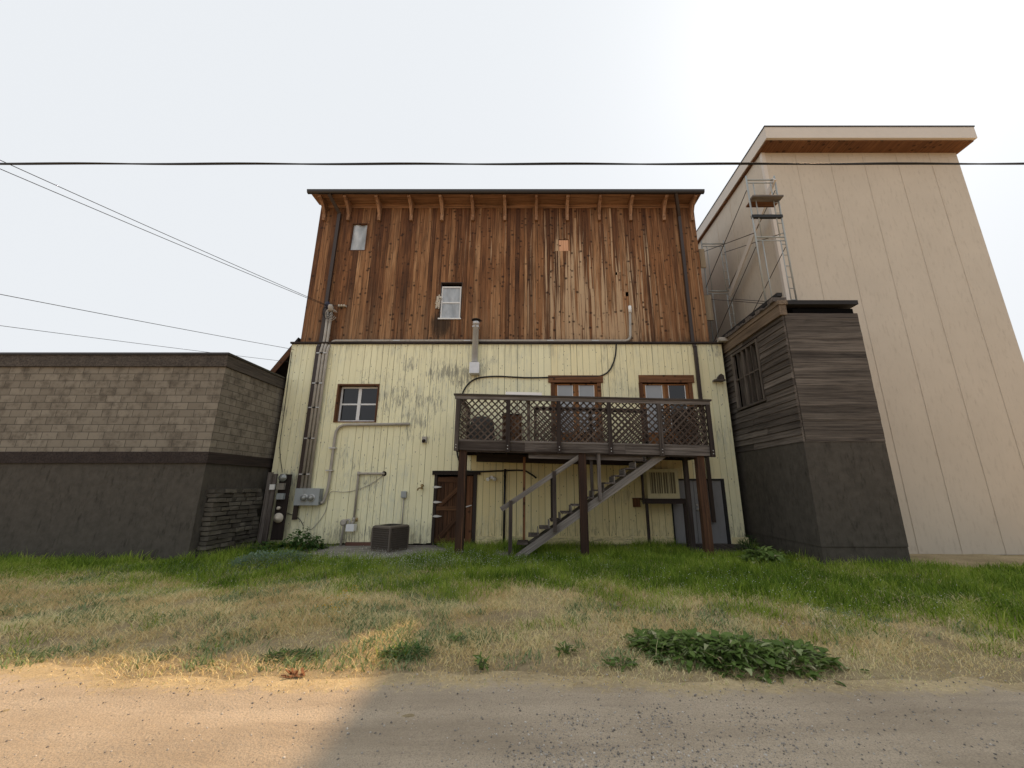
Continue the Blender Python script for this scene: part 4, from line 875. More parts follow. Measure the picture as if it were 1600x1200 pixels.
# ================================================================== condenser
cx_, cy_ = at(608.5, 850, 12.35).x, 12.38
cn = thing('air_condenser', 'square taupe air conditioning condenser on the gravelly pad', 'condenser', (cx_, cy_, 0.06))
th = R(-28); ca, sa = math.cos(th), math.sin(th)
def rot(p): return (cx_ + p[0] * ca - p[1] * sa, cy_ + p[0] * sa + p[1] * ca, p[2] + 0.06)
hw = 0.37; H = 0.66
def rr(hw, r, n=5):
    out = []
    for (sx, sy, a0) in ((1, 1, 0), (-1, 1, 90), (-1, -1, 180), (1, -1, 270)):
        for k in range(n + 1):
            t = R(a0 + 90 * k / n); out.append((sx * (hw - r) + r * math.cos(t), sy * (hw - r) + r * math.sin(t)))
    return out
def shell(m, rings):
    n = len(rings[0][0]); vs = [(x, y, z) for pl, z in rings for x, y in pl]
    m.add(vs, [(i * n + k, i * n + (k + 1) % n, (i + 1) * n + (k + 1) % n, (i + 1) * n + k) for i in range(len(rings) - 1) for k in range(n)])
    return m
m = MB(); shell(m, [(rr(hw - 0.03, 0.04), 0.03), (rr(hw - 0.03, 0.04), H - 0.03)]); m.map(rot).build('coil_core', M['hvacdark'], cn)
m = MB(); shell(m, [(rr(hw, 0.05), 0.0), (rr(hw, 0.05), 0.05), (rr(hw - 0.028, 0.04), 0.05)]); m.map(rot).build('base_pan', M['hvac'], cn)
m = MB(); shell(m, [(rr(hw - 0.028, 0.04), H - 0.04), (rr(hw + 0.01, 0.06), H - 0.04), (rr(hw + 0.01, 0.06), H), (rr(hw - 0.03, 0.06), H + 0.03), (rr(hw - 0.08, 0.2), H + 0.035), (rr(hw - 0.085, 0.2), H - 0.03)]); m.map(rot).build('top_cover', M['hvac'], cn)
m = MB()
for k in range(1, 5):
    r0 = 0.07 * k; m.tube([(r0 * math.cos(t), r0 * math.sin(t), H + 0.02) for t in np.linspace(0, 2 * math.pi, 25)], 0.004, 5)
for k in range(8): m.bar((0.03 * math.cos(k * math.pi / 4), 0.03 * math.sin(k * math.pi / 4), H + 0.022), (0.30 * math.cos(k * math.pi / 4), 0.30 * math.sin(k * math.pi / 4), H + 0.022), 0.006, 0.006)
m.map(rot).build('fan_guard', M['hvacdark'], cn)
m = MB(); m.lathe((0, 0, H - 0.10), (0, 0, 1), [(0, 0.06), (0.08, 0.06)], 12)
for k in range(4):
    t = k * math.pi / 2; m.bar((0.06 * math.cos(t), 0.06 * math.sin(t), H - 0.06), (0.26 * math.cos(t), 0.26 * math.sin(t), H - 0.06), 0.14, 0.008, up=(0.3 * math.sin(t), -0.3 * math.cos(t), 1))
m.map(rot).build('fan', M['hvacdark'], cn)
m = MB(); n = 13
for s in range(4):
    q = MB()
    for k in range(n + 1):
        u = -hw + 0.05 + (2 * hw - 0.1) * k / n; q.box(u - 0.007, u + 0.007, -hw, -hw + 0.03, 0.05, H - 0.04, (0, 0, 1))
    for k in range(9):
        z = 0.09 + (H - 0.17) * k / 8; q.box(-hw + 0.05, hw - 0.05, -hw + 0.006, -hw + 0.026, z - 0.006, z + 0.006)
    q.box(-hw, -hw + 0.045, -hw - 0.002, -hw + 0.045, 0.05, H - 0.04)
    a = s * math.pi / 2; q.map(lambda p: (p.x * math.cos(a) - p.y * math.sin(a), p.x * math.sin(a) + p.y * math.cos(a), p.z)).map(rot).build('louvre_panel', M['hvac'], cn)
# ================================================================== old meter board, far left
mb = thing('old_meter_board', 'dark leaning boards holding an old round meter at the left wall corner', 'meter board', (-8.3, 12.9, 0))
yb = 12.95
t0, b0 = at(432, 738, yb), at(420, 845, yb)
q = MB()
for k, (o_, w_) in enumerate(((-0.17, 0.15), (-0.01, 0.14))):
    q.bar((t0.x + o_, yb - 0.02 * k, t0.z - 0.05 * k), (t0.x + o_ - 0.02, yb - 0.02 * k, -0.1), 0.14, 0.06, up=(0, 1, 0))
q.build('upright_post', M['greywood'], mb)
t1 = at(443, 741, yb); MB().box(t1.x - 0.14, t1.x + 0.22, yb + 0.06, yb + 0.10, 0.25, t1.z, (0, 0, 1)).build('back_board', M['darkwood'], mb)
c = at(441.5, 746.5, yb); MB().lathe((c.x, yb + 0.05, c.z), (0, -1, 0), [(0, 0.12), (0.06, 0.12), (0.065, 0.10), (0.13, 0.09), (0.15, 0)], 18).build('round_meter', M['meterglass'], mb)
c = at(439, 760, yb); MB().box(c.x - 0.11, c.x + 0.11, yb - 0.04, yb + 0.058, c.z - 0.10, c.z + 0.10).build('meter_cover', M['concrete'], mb)
c = at(438.5, 775, yb); MB().box(c.x - 0.11, c.x + 0.11, yb - 0.05, yb + 0.058, c.z - 0.10, c.z + 0.08).build('switch_box', M['box'], mb)
c = at(425, 761, yb - 0.1); MB().box(c.x - 0.07, c.x + 0.07, yb - 0.12, yb - 0.055, c.z - 0.08, c.z + 0.08).build('white_box', M['whitepl'], mb)
c = at(435, 794, yb); MB().lathe((c.x, yb + 0.058, c.z), (0, -1, 0), [(0, 0.05), (0.08, 0.055), (0.10, 0.02)], 12).build('insulator_knob', M['rag'], mb)
c = at(434.5, 809, yb); MB().lathe((c.x, yb + 0.058, c.z), (0, -1, -0.1), [(0, 0.10), (0.03, 0.15), (0.05, 0.15), (0.09, 0.09), (0.14, 0.05), (0.16, 0.02)], 16).build('gas_regulator', M['rag'], mb)

# ================================================================== left neighbour: block building
LX = -8.66; LY0 = 10.75
lb = thing('block_building', 'low grey brown concrete block building at the left edge', 'building', (-12, 11, 0))
LZ = 5.52
MB().box(LX - 8.5, LX, LY0, 22, 2.75, LZ - 0.40).build('block_wall', M['block'], lb)
MB().box(LX - 8.5, LX - 0.03, LY0 + 0.03, 22, -0.3, 2.45).build('base_wall', M['concrete2'], lb)
MB().box(LX - 8.5, LX + 0.03, LY0 - 0.03, 22, 2.452, 2.748).build('band_beam', M['darkwood'], lb)
MB().box(LX - 8.6, LX + 0.05, LY0 - 0.06, 22, LZ - 0.398, LZ - 0.06, (0, 1, 0)).build('fascia', M['clap'], lb)
MB().box(LX - 8.65, LX + 0.09, LY0 - 0.11, 22.1, LZ - 0.058, LZ).build('roof', M['gutter'], lb)
# far shed roof seen past the corner
fs_ = thing('gabled_shed', 'dark pitched shed roof peeking over the block building', 'shed', (-10.3, 17, 0))
pk = at(451.5, 557, 16.5); ev = at(428, 585, 16.5)
dx = pk.x - ev.x + 0.5; dzz = (pk.z - ev.z) * (dx / (pk.x - ev.x))
ex, ez = ev.x - 0.3, ev.z - 0.3 * (pk.z - ev.z) / (pk.x - ev.x)
px_, pz_ = pk.x + 0.4, pk.z + 0.4 * (pk.z - ev.z) / (pk.x - ev.x)
m = MB()
m.prism([(ex, ez), (px_, pz_), (px_, pz_ + 0.2), (ex, ez + 0.2)], lambda a, b: (a, 16.3, b), lambda a, b: (a, 20, b)); m.build('roof', M['tarblack'], fs_)
MB().bar((ex, 16.28, ez - 0.08), (px_, 16.28, pz_ - 0.08), 0.04, 0.2).build('barge_board', M['casing'], fs_)
MB().box(ex + 0.4, px_ + 0.3, 16.5, 19.9, 0, ez - 0.05).build('shed_wall', M['darkwood'], fs_)
# rubble stone wall stub in front of the block building
sw = thing('stone_wall', 'stub of stacked rubble stone wall left of the old meter board', 'stone wall', (-8.9, 12.2, 0))
m = MB()
for r_ in range(15):
    z = 0.0 + r_ * 0.12; y = 11.0
    while y < 12.85:
        w_ = random.uniform(0.2, 0.5); h_ = 0.11; xo = LX + 0.02 + random.uniform(0.14, 0.24)
        b_ = [(sx, sy, sz) for sx in (-1, 1) for sy in (-1, 1) for sz in (-1, 1)]
        vs = [(xo - 0.13 + sx * 0.12 * random.uniform(0.8, 1.05), y + w_ / 2 + sy * w_ / 2 * random.uniform(0.85, 1.0), z + 0.05 + sz * 0.058 * random.uniform(0.7, 1.0)) for sx, sy, sz in b_]
        m.add(vs, [(0, 1, 3, 2), (4, 6, 7, 5), (0, 4, 5, 1), (2, 3, 7, 6), (0, 2, 6, 4), (1, 5, 7, 3)]); y += w_
m.build('stacked_stones', M['stone'], sw)

# ================================================================== right neighbours
RX = 6.92; RY0 = 10.15; RZ = 6.95
wb = thing('timber_outbuilding', 'dark weathered clapboard outbuilding squeezed against the right wall', 'building', (7.8, 12, 0))
wy0, wy1 = 11.45, 13.05; wz0, wz1 = 4.36, 6.25
MB().box(RX + 0.02, 9.0, RY0 + 0.02, 18, -0.3, 0.45).build('foundation', M['concrete2'], wb)
MB().box(RX, 9.0, RY0, 18, 0.452, 2.95).build('concrete_wall', M['concrete2'], wb)
m = MB(); z = 2.952
while z < RZ - 0.55:
    h_ = 0.19
    segs = [(RY0, 18)]
    if z + h_ > wz0 and z < wz1: segs = [(RY0, wy0), (wy1, 18)]
    for a, b in segs:
        y = a
        while y < b - 0.05:
            e = min(y + random.uniform(1.4, 3.2), b); j = random.uniform(0, 0.012)
            m.add([(RX - 0.03 + j, y, z), (RX - 0.03 + j, e - 0.006, z), (RX + 0.0 + j, e - 0.006, z + h_), (RX + 0.0 + j, y, z + h_), (RX + 0.05, y, z), (RX + 0.05, e - 0.006, z), (RX + 0.05, e - 0.006, z + h_), (RX + 0.05, y, z + h_)],
                  [(0, 3, 2, 1), (0, 1, 5, 4), (2, 3, 7, 6), (1, 2, 6, 5), (0, 4, 7, 3)], (0, 1, 0)); y = e
    m.box(RX + 0.06, 9.0, RY0 - 0.02 + random.uniform(0, 0.01), RY0 + 0.03, z, z + h_ - 0.006, (1, 0, 0))
    z += h_ - 0.004
m.build('clapboard_wall', M['clap'], wb)
MB().box(RX + 0.35, 8.95, RY0 + 0.05, 18, 2.96, RZ - 0.3).build('inner_wall', M['dark'], wb)
MB().box(RX - 0.08, RX + 0.12, RY0 - 0.05, 18, RZ - 0.52, RZ - 0.22, (0, 1, 0)).box(RX - 0.11, RX + 0.16, RY0 - 0.08, 18, RZ - 0.218, RZ - 0.1, (0, 1, 0)).build('eave_beam', M['oldbeam'], wb)
MB().box(RX + 0.17, 9.05, RY0 - 0.06, 18, RZ - 0.21, RZ - 0.09).box(RX - 0.04, RX + 0.1, RY0, 18, RZ + 0.06, RZ + 0.17).build('roof', M['tarblack'], wb)
m = MB(); y = RY0
while y < 13.4:
    w_ = random.uniform(0.1, 0.22); m.box(RX - 0.16 + random.uniform(-0.04, 0.05), RX + 0.2, y, y + w_ - 0.012, RZ - 0.095, RZ - 0.06 + random.uniform(0.0, 0.10)); y += w_
m.build('shingle_edge', M['shingle'], wb)
wf = MB(); wf.box(RX - 0.045, RX + 0.06, wy0, wy0 + 0.08, wz0, wz1).box(RX - 0.045, RX + 0.06, wy1 - 0.08, wy1, wz0, wz1).box(RX - 0.04, RX + 0.06, wy0 + 0.08, wy1 - 0.08, wz1 - 0.08, wz1).box(RX - 0.06, RX + 0.06, wy0 - 0.05, wy1 + 0.05, wz0 - 0.07, wz0)
wf = wf.build('window', M['clap'], wb)
q = MB()
for k in range(1, 5): yy = wy0 + 0.08 + (wy1 - wy0 - 0.16) * k / 5; q.box(RX - 0.035, RX + 0.03, yy - 0.018, yy + 0.018, wz0, wz1 - 0.08)
q.box(RX - 0.028, RX + 0.02, wy0 + 0.08, wy1 - 0.08, (wz0 + wz1) / 2 - 0.02, (wz0 + wz1) / 2 + 0.02); q.build('glazing_bar', M['clap'], wf)
q = MB()
for k in range(5): yy = wy0 + 0.2 + (wy1 - wy0 - 0.3) * k / 5; q.box(RX + 0.14, RX + 0.17, yy, yy + 0.17, wz0, wz1, (0, 0, 1))
q.build('boarded_infill', M['clap'], wf)
o = MB().box(XUR + 0.12, RX + 0.25, D - 0.32, D - 0.14, ZM + 0.02, ZM + 0.15).build('rain_trough', M['conduit']); tag(o, 'short grey trough bridging the gap above the yellow right corner', 'trough')
# beige building
BX = 8.38; BY0 = 11.93; BZ = 14.15
bb = thing('beige_building', 'tall beige stucco building behind the scaffold at right edge', 'building', (11, 18, 0))
MB().box(BX, 15.5, BY0, 40, 0, BZ - 0.46).build('stucco_wall', M['stucco'], bb)
m = MB()
for k in range(20): m.box(BX - 0.012, BX - 0.001, BY0 + 1.2 + 1.22 * k, BY0 + 1.24 + 1.22 * k, 6, BZ - 0.51)
for k in range(1, 6): m.box(BX + 1.22 * k, BX + 1.22 * k + 0.04, BY0 - 0.012, BY0 - 0.001, 0, BZ - 0.51)
m.build('joint_strip', M['stucco'], bb)
MB().box(BX - 0.02, BX + 0.11, BY0 - 0.025, BY0 + 0.10, 7, BZ - 0.51).build('corner_trim', M['stucco_trim'], bb)
m = MB(); m.box(BX - 0.14, 15.65, BY0 - 0.6, 40.4, BZ - 0.45, BZ + 0.02); m.build('roof_slab', M['stucco_trim'], bb)
MB().box(BX - 0.16, 15.67, BY0 - 0.62, 40.4, BZ + 0.022, BZ + 0.07).build('roof_edge', M['gutter'], bb)
MB().box(BX - 0.10, 15.61, BY0 - 0.5, 40.3, BZ - 0.50, BZ - 0.452).build('soffit', M['casing'], bb)
# added unseen block behind the camera, put there to cut the low light
ab = thing('low_light_blocker', 'added unseen dark board garage across the lane facing the yellow building', 'blocker', (9, -12, 0))
gb_ = boards(0.5, 26, 0, 7.6, [], -10.0, 0.2, 0.3); gb_.v = [Vector((p.x, -20.0 - p.y, p.z)) for p in gb_.v]; gb_.build('front_wall', M['darkwood'], ab)
MB().box(0.5, 26, -18, -10.05, 0, 7.6).build('wall', M['darkwood'], ab)
MB().box(0.1, 26.4, -18.4, -9.4, 7.61, 7.9).build('roof', M['tarblack'], ab)
# scaffold on the outbuilding roof
sc = thing('scaffold', 'grey steel tube scaffold standing between beige building and brown wall', 'scaffold', (7.5, 12.7, RZ))
sx0, sx1 = 7.05, 7.98; zl = [RZ - 0.08, 9.45, 11.6]
for Y in (10.95, 14.5):
    q = MB()
    for x in (sx0, sx1): q.tube([(x, Y, zl[0]), (x, Y, 11.75)], 0.026, 8)
    for z in (9.45, 11.6): q.tube([(sx0, Y, z), (sx1, Y, z)], 0.024, 8); q.tube([(sx0, Y, z - 0.12), (sx1, Y, z - 0.12)], 0.018, 8)
    for x in (sx0 + 0.2, sx1 - 0.16):
        for a, b in ((zl[0], 9.33), (9.45, 11.48)): q.tube([(x, Y, a), (x, Y, b)], 0.018, 6)
    for a in np.arange(7.3, 11.4, 0.38): q.tube([(sx1 - 0.16, Y, a), (sx1, Y, a)], 0.014, 6)
    q.build('end_frame', M['scaf'], sc)
for x in (sx0, sx1):
    for a, b in ((zl[0] + 0.3, 9.1), (9.6, 11.2)):
        MB().tube([(x - 0.03, 10.95, a), (x - 0.03, 14.5, b)], 0.013, 6).build('cross_brace', M['brace'], sc)
        MB().tube([(x - 0.045, 10.95, b), (x - 0.045, 14.5, a)], 0.013, 6).build('cross_brace', M['brace'], sc)
MB().box(sx0 + 0.0, sx1 + 0.05, 10.75, 11.0, 10.80, 10.86, (1, 0, 0)).build('plank', M['greywood'], sc)
MB().box(sx0 + 0.05, sx1 + 0.05, 11.02, 11.27, 10.80, 10.85, (1, 0, 0)).build('plank', M['casing'], sc)
MB().bar((sx1 - 0.05, 10.9, 11.6), (sx1 - 0.05, 14.6, 9.2), 0.05, 0.22).build('plank', M['stucco_trim'], sc)
MB().box(sx0 - 0.02, sx1 + 0.02, 10.9, 11.0, 10.15, 10.25).build('ledger', M['black'], sc)
for (l, r_, t_, b_, lb_) in ((1094, 1102, 389, 418, 'short pale tan board upright behind the brown wall edge, upper of two'), (1101, 1113, 461, 500, 'short tan board upright behind the brown wall edge, lower of two')):
    x0, x1, z0, z1 = rect(l, r_, t_, b_, 14.2)
    tag(MB().box(x0, x1, 14.2, 14.26, z0, z1, (0, 0, 1)).build('tan_board', M['tan']), lb_, 'board')

# ================================================================== overhead lines
def wire(pts, r, name, label, cat='cable', twist=0.0, n=2):
    m = MB(); P_ = [Vector(p) for p in pts]
    for k in range(n if twist else 1):
        q = []
        for i, p in enumerate(P_):
            a = i * 0.33 + k * math.pi; q.append(p + Vector((0, math.cos(a) * twist, math.sin(a) * twist)))
        m.tube(q, r, 6)
    return tag(m.build(name, M['black']), label, cat)
a = at(800, 254, 6.0)
wire([(x, 6.0, a.z - 0.03 + 0.00008 * x * x + 0.006 * math.sin(x * 2.1)) for x in np.linspace(-42, 42, 260)], 0.015, 'overhead_cable', 'thick twisted black cable crossing the whole sky above roof', twist=0.008)
def drop(p_wall, px, py, Y, r, lab, ext=7.0, off=(0, 0, 0)):
    q = at(px, py, Y); d = (q - p_wall); pts_ = []
    for t in np.linspace(0, ext, 30): pts_.append(p_wall + d * t + Vector(off) * t + Vector((0, 0, 0.0016 * (t * d.length) ** 2)))
    return wire(pts_, r, 'service_wire', lab, 'wire')
drop(WH, 400, 429, 11.3, 0.009, 'upper dark service wire dropping from the left to the weatherhead')
drop(WH + Vector((0.02, 0, -0.04)), 400, 433, 11.3, 0.009, 'lower dark service wire dropping from the left to the weatherhead')
drop(at(459, 546, D - 0.02), 400, 535.5, 12.2, 0.008, 'thin wire from left tied to the yellow wall top corner', 8)
drop(at(456, 566, D - 0.02), 400, 559.5, 12.3, 0.006, 'faint thin wire from left ending below the yellow corner', 8)

# ================================================================== vegetation
def fast_mesh(name, V, F, tint, mat, label=None, smooth=False):
    """V (n,3), F (m,3) triangles, tint (n,)"""
    me = bpy.data.meshes.new(name); n, k = len(V), len(F)
    me.vertices.add(n); me.vertices.foreach_set('co', V.astype(np.float32).ravel())
    me.loops.add(k * 3); me.loops.foreach_set('vertex_index', F.astype(np.int32).ravel())
    me.polygons.add(k); me.polygons.foreach_set('loop_start', np.arange(0, k * 3, 3, dtype=np.int32))
    me.update(calc_edges=True); me.validate()
    a = me.attributes.new('tint', 'FLOAT', 'POINT'); a.data.foreach_set('value', tint.astype(np.float32))
    me.materials.append(mat); o = bpy.data.objects.new(name, me); COL.objects.link(o); return o
def blades(x, y, h, lean, wd, tint, z0=None):
    n = len(x); az = rng.uniform(0, 2 * np.pi, n); fa = rng.uniform(0, 2 * np.pi, n)
    z = gz(x, y) if z0 is None else z0
    dx, dy = np.cos(az) * lean * h, np.sin(az) * lean * h; wx, wy = np.cos(fa) * wd / 2, np.sin(fa) * wd / 2
    V = np.zeros((n, 5, 3)); 
    V[:, 0] = np.stack([x - wx, y - wy, z - 0.01], 1); V[:, 1] = np.stack([x + wx, y + wy, z - 0.01], 1)
    mz = z + h * 0.58 * np.sqrt(np.clip(1 - lean ** 2 * 0.42, 0.08, 1))
    V[:, 2] = np.stack([x - wx * 0.8 + dx * 0.35, y - wy * 0.8 + dy * 0.35, mz], 1); V[:, 3] = np.stack([x + wx * 0.8 + dx * 0.35, y + wy * 0.8 + dy * 0.35, mz], 1)
    V[:, 4] = np.stack([x + dx, y + dy, z + h * np.sqrt(np.clip(1 - lean ** 2 * 0.5, 0.03, 1))], 1)
    b = (np.arange(n) * 5)[:, None, None]; F = (np.array([[0, 1, 3], [0, 3, 2], [2, 3, 4]])[None] + b).reshape(-1, 3)
    return V.reshape(-1, 3), F, np.repeat(tint, 5)
def in_view(x, y, mar=0.8): return (x > -1.40 * y - mar) & (x < 1.30 * y + mar)
def scatter(n, x0, x1, y0, y1):
    x = rng.uniform(x0, x1, n); y = rng.uniform(y0, y1, n); k = in_view(x, y); return x[k], y[k]
def free(x, y):
    """keep clear of pad, buildings, ramp"""
    pad = ((x + 4.55) / 2.15) ** 2 + ((y - 12.15) / 1.45) ** 2 < 0.95
    left = (x < LX + 0.3) & (y > LY0 - 0.05); right = (x > RX - 0.05) & (y > RY0 - 0.1)
    ramp = (x > 4.55) & (x < 6.6) & (y > 11.9)
    wall = y > D - 0.08
    return ~(pad | left | right | ramp | wall)
def greenness(x, y):
    n = 0.6 * vnoise(x, y, 1.5, 21) + 0.4 * vnoise(x, y, 0.5, 22)
    edge = np.where(x > -2.4, 7.75 - 0.24 * np.clip(x, -2, 6), 8.3)
    g = np.clip((y - edge) / 1.5 + 0.5 + (n - 0.5) * 1.7, 0, 1)
    return g
# green grass
x, y = scatter(300000, -17, 13, 5.0, 13.25); g = greenness(x, y); k = free(x, y) & (rng.random(len(x)) < np.clip(g * 1.15 - 0.05, 0, 1)); x, y, g = x[k], y[k], g[k]
tall = 0.45 + 0.9 * vnoise(x, y, 0.7, 31); n = len(x)
h = (0.06 + 0.20 * rng.random(n) ** 1.6) * tall * (0.55 + 0.5 * g) * np.where(y > 10.6, 1.25, 1.0); h = np.where(y > 12.7, h * 1.1, h)
tint = np.clip(0.05 + 0.55 * vnoise(x, y, 0.55, 33) + rng.normal(0, 0.2, n) + (1 - g) * 0.45, 0, 1)
V, F, T = blades(x, y, h, rng.uniform(0.15, 1.2, n), rng.uniform(0.006, 0.016, n), tint)
structure(fast_mesh('green_grass', V, F, T, M['grass']), 'stuff')
x, y = scatter(90000, -13, 10, 5.0, 9.6); pt_ = 0.6 * vnoise(x, y, 0.75, 35) + 0.4 * vnoise(x, y, 0.24, 36)
k = free(x, y) & (rng.random(len(x)) < np.clip((pt_ - 0.66) * 6, 0, 0.7)); x, y = x[k], y[k]; n = len(x)
V, F, T = blades(x, y, 0.05 + 0.12 * rng.random(n), rng.uniform(0.3, 1.25, n), rng.uniform(0.005, 0.012, n), np.clip(0.45 + rng.normal(0, 0.22, n), 0, 1))
structure(fast_mesh('green_tufts', V, F, T, M['grass']), 'stuff')
# dry straw
x, y = scatter(330000, -13, 11, 4.2, 10.2); g = greenness(x, y); re_ = road_edge(x)
dens = np.clip((y - re_ + 0.35) / 0.9, 0, 1) ** 1.2 * np.clip(1.02 - g * 0.95, 0, 1) * np.clip(0.05 + 1.7 * vnoise(x, y, 0.5, 41), 0, 1)
k = free(x, y) & (rng.random(len(x)) < dens); x, y = x[k], y[k]; n = len(x)
tuft = vnoise(x, y, 0.45, 44); h = (0.035 + 0.125 * rng.random(n)) * (0.25 + 1.25 * tuft) * np.clip(0.45 + (y - 4.4) / 3, 0.4, 1.1)
tint = np.clip(0.26 + 0.75 * vnoise(x, y, 0.7, 43) + rng.normal(0, 0.2, n), 0, 0.86); tint = np.where(rng.random(n) < 0.10, 1.0, tint)
h = np.where(rng.random(n) < 0.002, rng.uniform(0.15, 0.3, n), h)
V, F, T = blades(x, y, h, rng.uniform(0.85, 1.40, n), rng.uniform(0.003, 0.010, n), tint)
structure(fast_mesh('dry_grass', V, F, T, M['straw']), 'stuff')
# low grey-green weeds, mostly on the left half
x, y = scatter(120000, -13, 10, 4.7, 10.8)
wd_ = 0.62 * vnoise(x, y, 0.95, 51) + 0.38 * vnoise(x, y, 0.3, 52) + np.where(x < -1.2, 0.115, -0.05)
k = free(x, y) & (rng.random(len(x)) < np.clip((wd_ - 0.545) * 6, 0, 0.8)); x, y = x[k], y[k]; n = len(x)
V, F, T = blades(x, y, 0.035 + 0.085 * rng.random(n), rng.uniform(0.5, 1.3, n), rng.uniform(0.009, 0.02, n), np.clip(0.45 + rng.normal(0, 0.25, n), 0, 1))
structure(fast_mesh('low_weeds', V, F, T, M['weed']), 'stuff')
# white and yellow flower heads
def dots(x, y, z, r, mat, name):
    n = len(x); base = np.array([[1, 0, 0], [-0.5, 0.87, 0], [-0.5, -0.87, 0], [0, 0, 0.8], [0, 0, -0.6]]); V = base[None] * r[:, None, None] + np.stack([x, y, z], 1)[:, None, :]
    F = (np.array([[0, 1, 3], [1, 2, 3], [2, 0, 3], [1, 0, 4], [2, 1, 4], [0, 2, 4]])[None] + (np.arange(n) * 5)[:, None, None]).reshape(-1, 3)
    return structure(fast_mesh(name, V.reshape(-1, 3), F, np.zeros(n * 5), mat), 'stuff')
x, y = scatter(16000, -9, 8, 5.6, 12.8); c_ = vnoise(x, y, 0.9, 61)
wt = np.exp(-((x + 3.6) / 1.8) ** 2 - ((y - 10.5) / 0.9) ** 2) * 1.0 + np.exp(-((x + 1.0) / 1.5) ** 2 - ((y - 10.7) / 0.9) ** 2) * 0.7 + np.exp(-((x - 3) / 2) ** 2 - ((y - 8.2) / 0.8) ** 2) * 0.08 + np.exp(-((x - 4) / 0.8) ** 2 - ((y - 6.2) / 0.8) ** 2) * 0.3 + 0.03
k = (rng.random(len(x)) < wt * (0.3 + c_)) & ~((x < LX + 0.4) & (y > LY0 - 0.1)); x, y = x[k], y[k]; n = len(x)
x = np.concatenate([x, x + rng.normal(0, 0.05, n)]); y = np.concatenate([y, y + rng.normal(0, 0.05, n)]); n = len(x)
dots(x, y, gz(x, y) + rng.uniform(0.08, 0.24, n), rng.uniform(0.005, 0.010, n), M['petal'], 'white_flowers')
ns = len(x); V, F, T = blades(x, y, rng.uniform(0.1, 0.22, ns), rng.uniform(0.02, 0.2, ns), np.full(ns, 0.004), rng.random(ns)); structure(fast_mesh('flower_stalks', V, F, T, M['weed']), 'stuff')
yf = [at(a, b, 0.0 + Y) for a, b, Y in ((555, 938, 7.5), (528, 950, 7.2), (510, 970, 6.6), (525, 972, 6.5), (540, 960, 6.9))]
x = np.concatenate([p.x + rng.normal(0, 0.09, 14) for p in yf]); y = np.concatenate([p.y + rng.normal(0, 0.09, 14) for p in yf])
dots(x, y, gz(x, y) + rng.uniform(0.05, 0.14, len(x)), rng.uniform(0.008, 0.015, len(x)), M['ypetal'], 'yellow_flowers')
# gravel on the road
x, y = scatter(190000, -8, 7, 2.3, 4.7); wt = 0.045 + 0.9 * np.exp(-((x - 0.55) / 0.75) ** 2 - ((y - 3.3) / 0.45) ** 2) + 0.25 * np.exp(-((x - 1.6) / 1.2) ** 2 - ((y - 3.4) / 0.6) ** 2)
k = (rng.random(len(x)) < wt * (0.3 + vnoise(x, y, 0.35, 71))) & (y < road_edge(x) + 0.2); x, y = x[k], y[k]; n = len(x)
ico = np.array([[0, 0, 1], [0.9, 0, 0.2], [0.28, 0.86, 0.25], [-0.73, 0.53, 0.2], [-0.7, -0.55, 0.25], [0.3, -0.85, 0.2], [0, 0, -0.8]])
r_ = 0.003 + 0.010 * rng.random(n) ** 4; V = ico[None] * (r_[:, None, None] * rng.uniform(0.6, 1.25, (n, 7, 3))) + np.stack([x, y, rz(x, y)], 1)[:, None, :]
F = (np.array([[0, 1, 2], [0, 2, 3], [0, 3, 4], [0, 4, 5], [0, 5, 1], [6, 2, 1], [6, 3, 2], [6, 4, 3], [6, 5, 4], [6, 1, 5]])[None] + (np.arange(n) * 7)[:, None, None]).reshape(-1, 3)
go = fast_mesh('gravel', V.reshape(-1, 3), F, np.zeros(n * 7), M['gravel']); structure(go, 'stuff')
a_ = go.data.attributes.new('rnd', 'FLOAT', 'POINT'); a_.data.foreach_set('value', np.repeat(rng.random(n), 7).astype(np.float32))

# leaf helper: a curved pointed leaf of 3 x 5 points
def leaves(P0, D0, L, Wd, tint, droop=0.5, lobed=0.0, cup=0.25):
    n = len(P0); ts = np.array([0, 0.18, 0.42, 0.7, 1.0]); ww = np.array([0.10, 0.85, 1.0, 0.62, 0.02])
    D0 = D0 / np.linalg.norm(D0, axis=1, keepdims=True); up = np.array([0, 0, 1.0]); S = np.cross(D0, up); sl_ = np.linalg.norm(S, axis=1, keepdims=True); S = np.where(sl_ < 1e-3, np.array([1.0, 0, 0]), S / np.maximum(sl_, 1e-6)); Nn = np.cross(S, D0)
    V = np.zeros((n, 15, 3))
    for i, (t, w_) in enumerate(zip(ts, ww)):
        c = P0 + D0 * (L * t)[:, None] - up * (droop * L * t * t)[:, None]
        for j, s in enumerate((-1, 0, 1)):
            jit = 1 + lobed * rng.uniform(-0.4, 0.4, n)
            V[:, i * 3 + j] = c + S * (s * w_ * Wd / 2 * jit)[:, None] + Nn * (abs(s) * cup * w_ * Wd / 2)[:, None]
    q = []
    for i in range(4):
        for j in range(2): a = i * 3 + j; q += [[a, a + 1, a + 4], [a, a + 4, a + 3]]
    F = (np.array(q)[None] + (np.arange(n) * 15)[:, None, None]).reshape(-1, 3)
    return V.reshape(-1, 3), F, np.repeat(tint, 15)
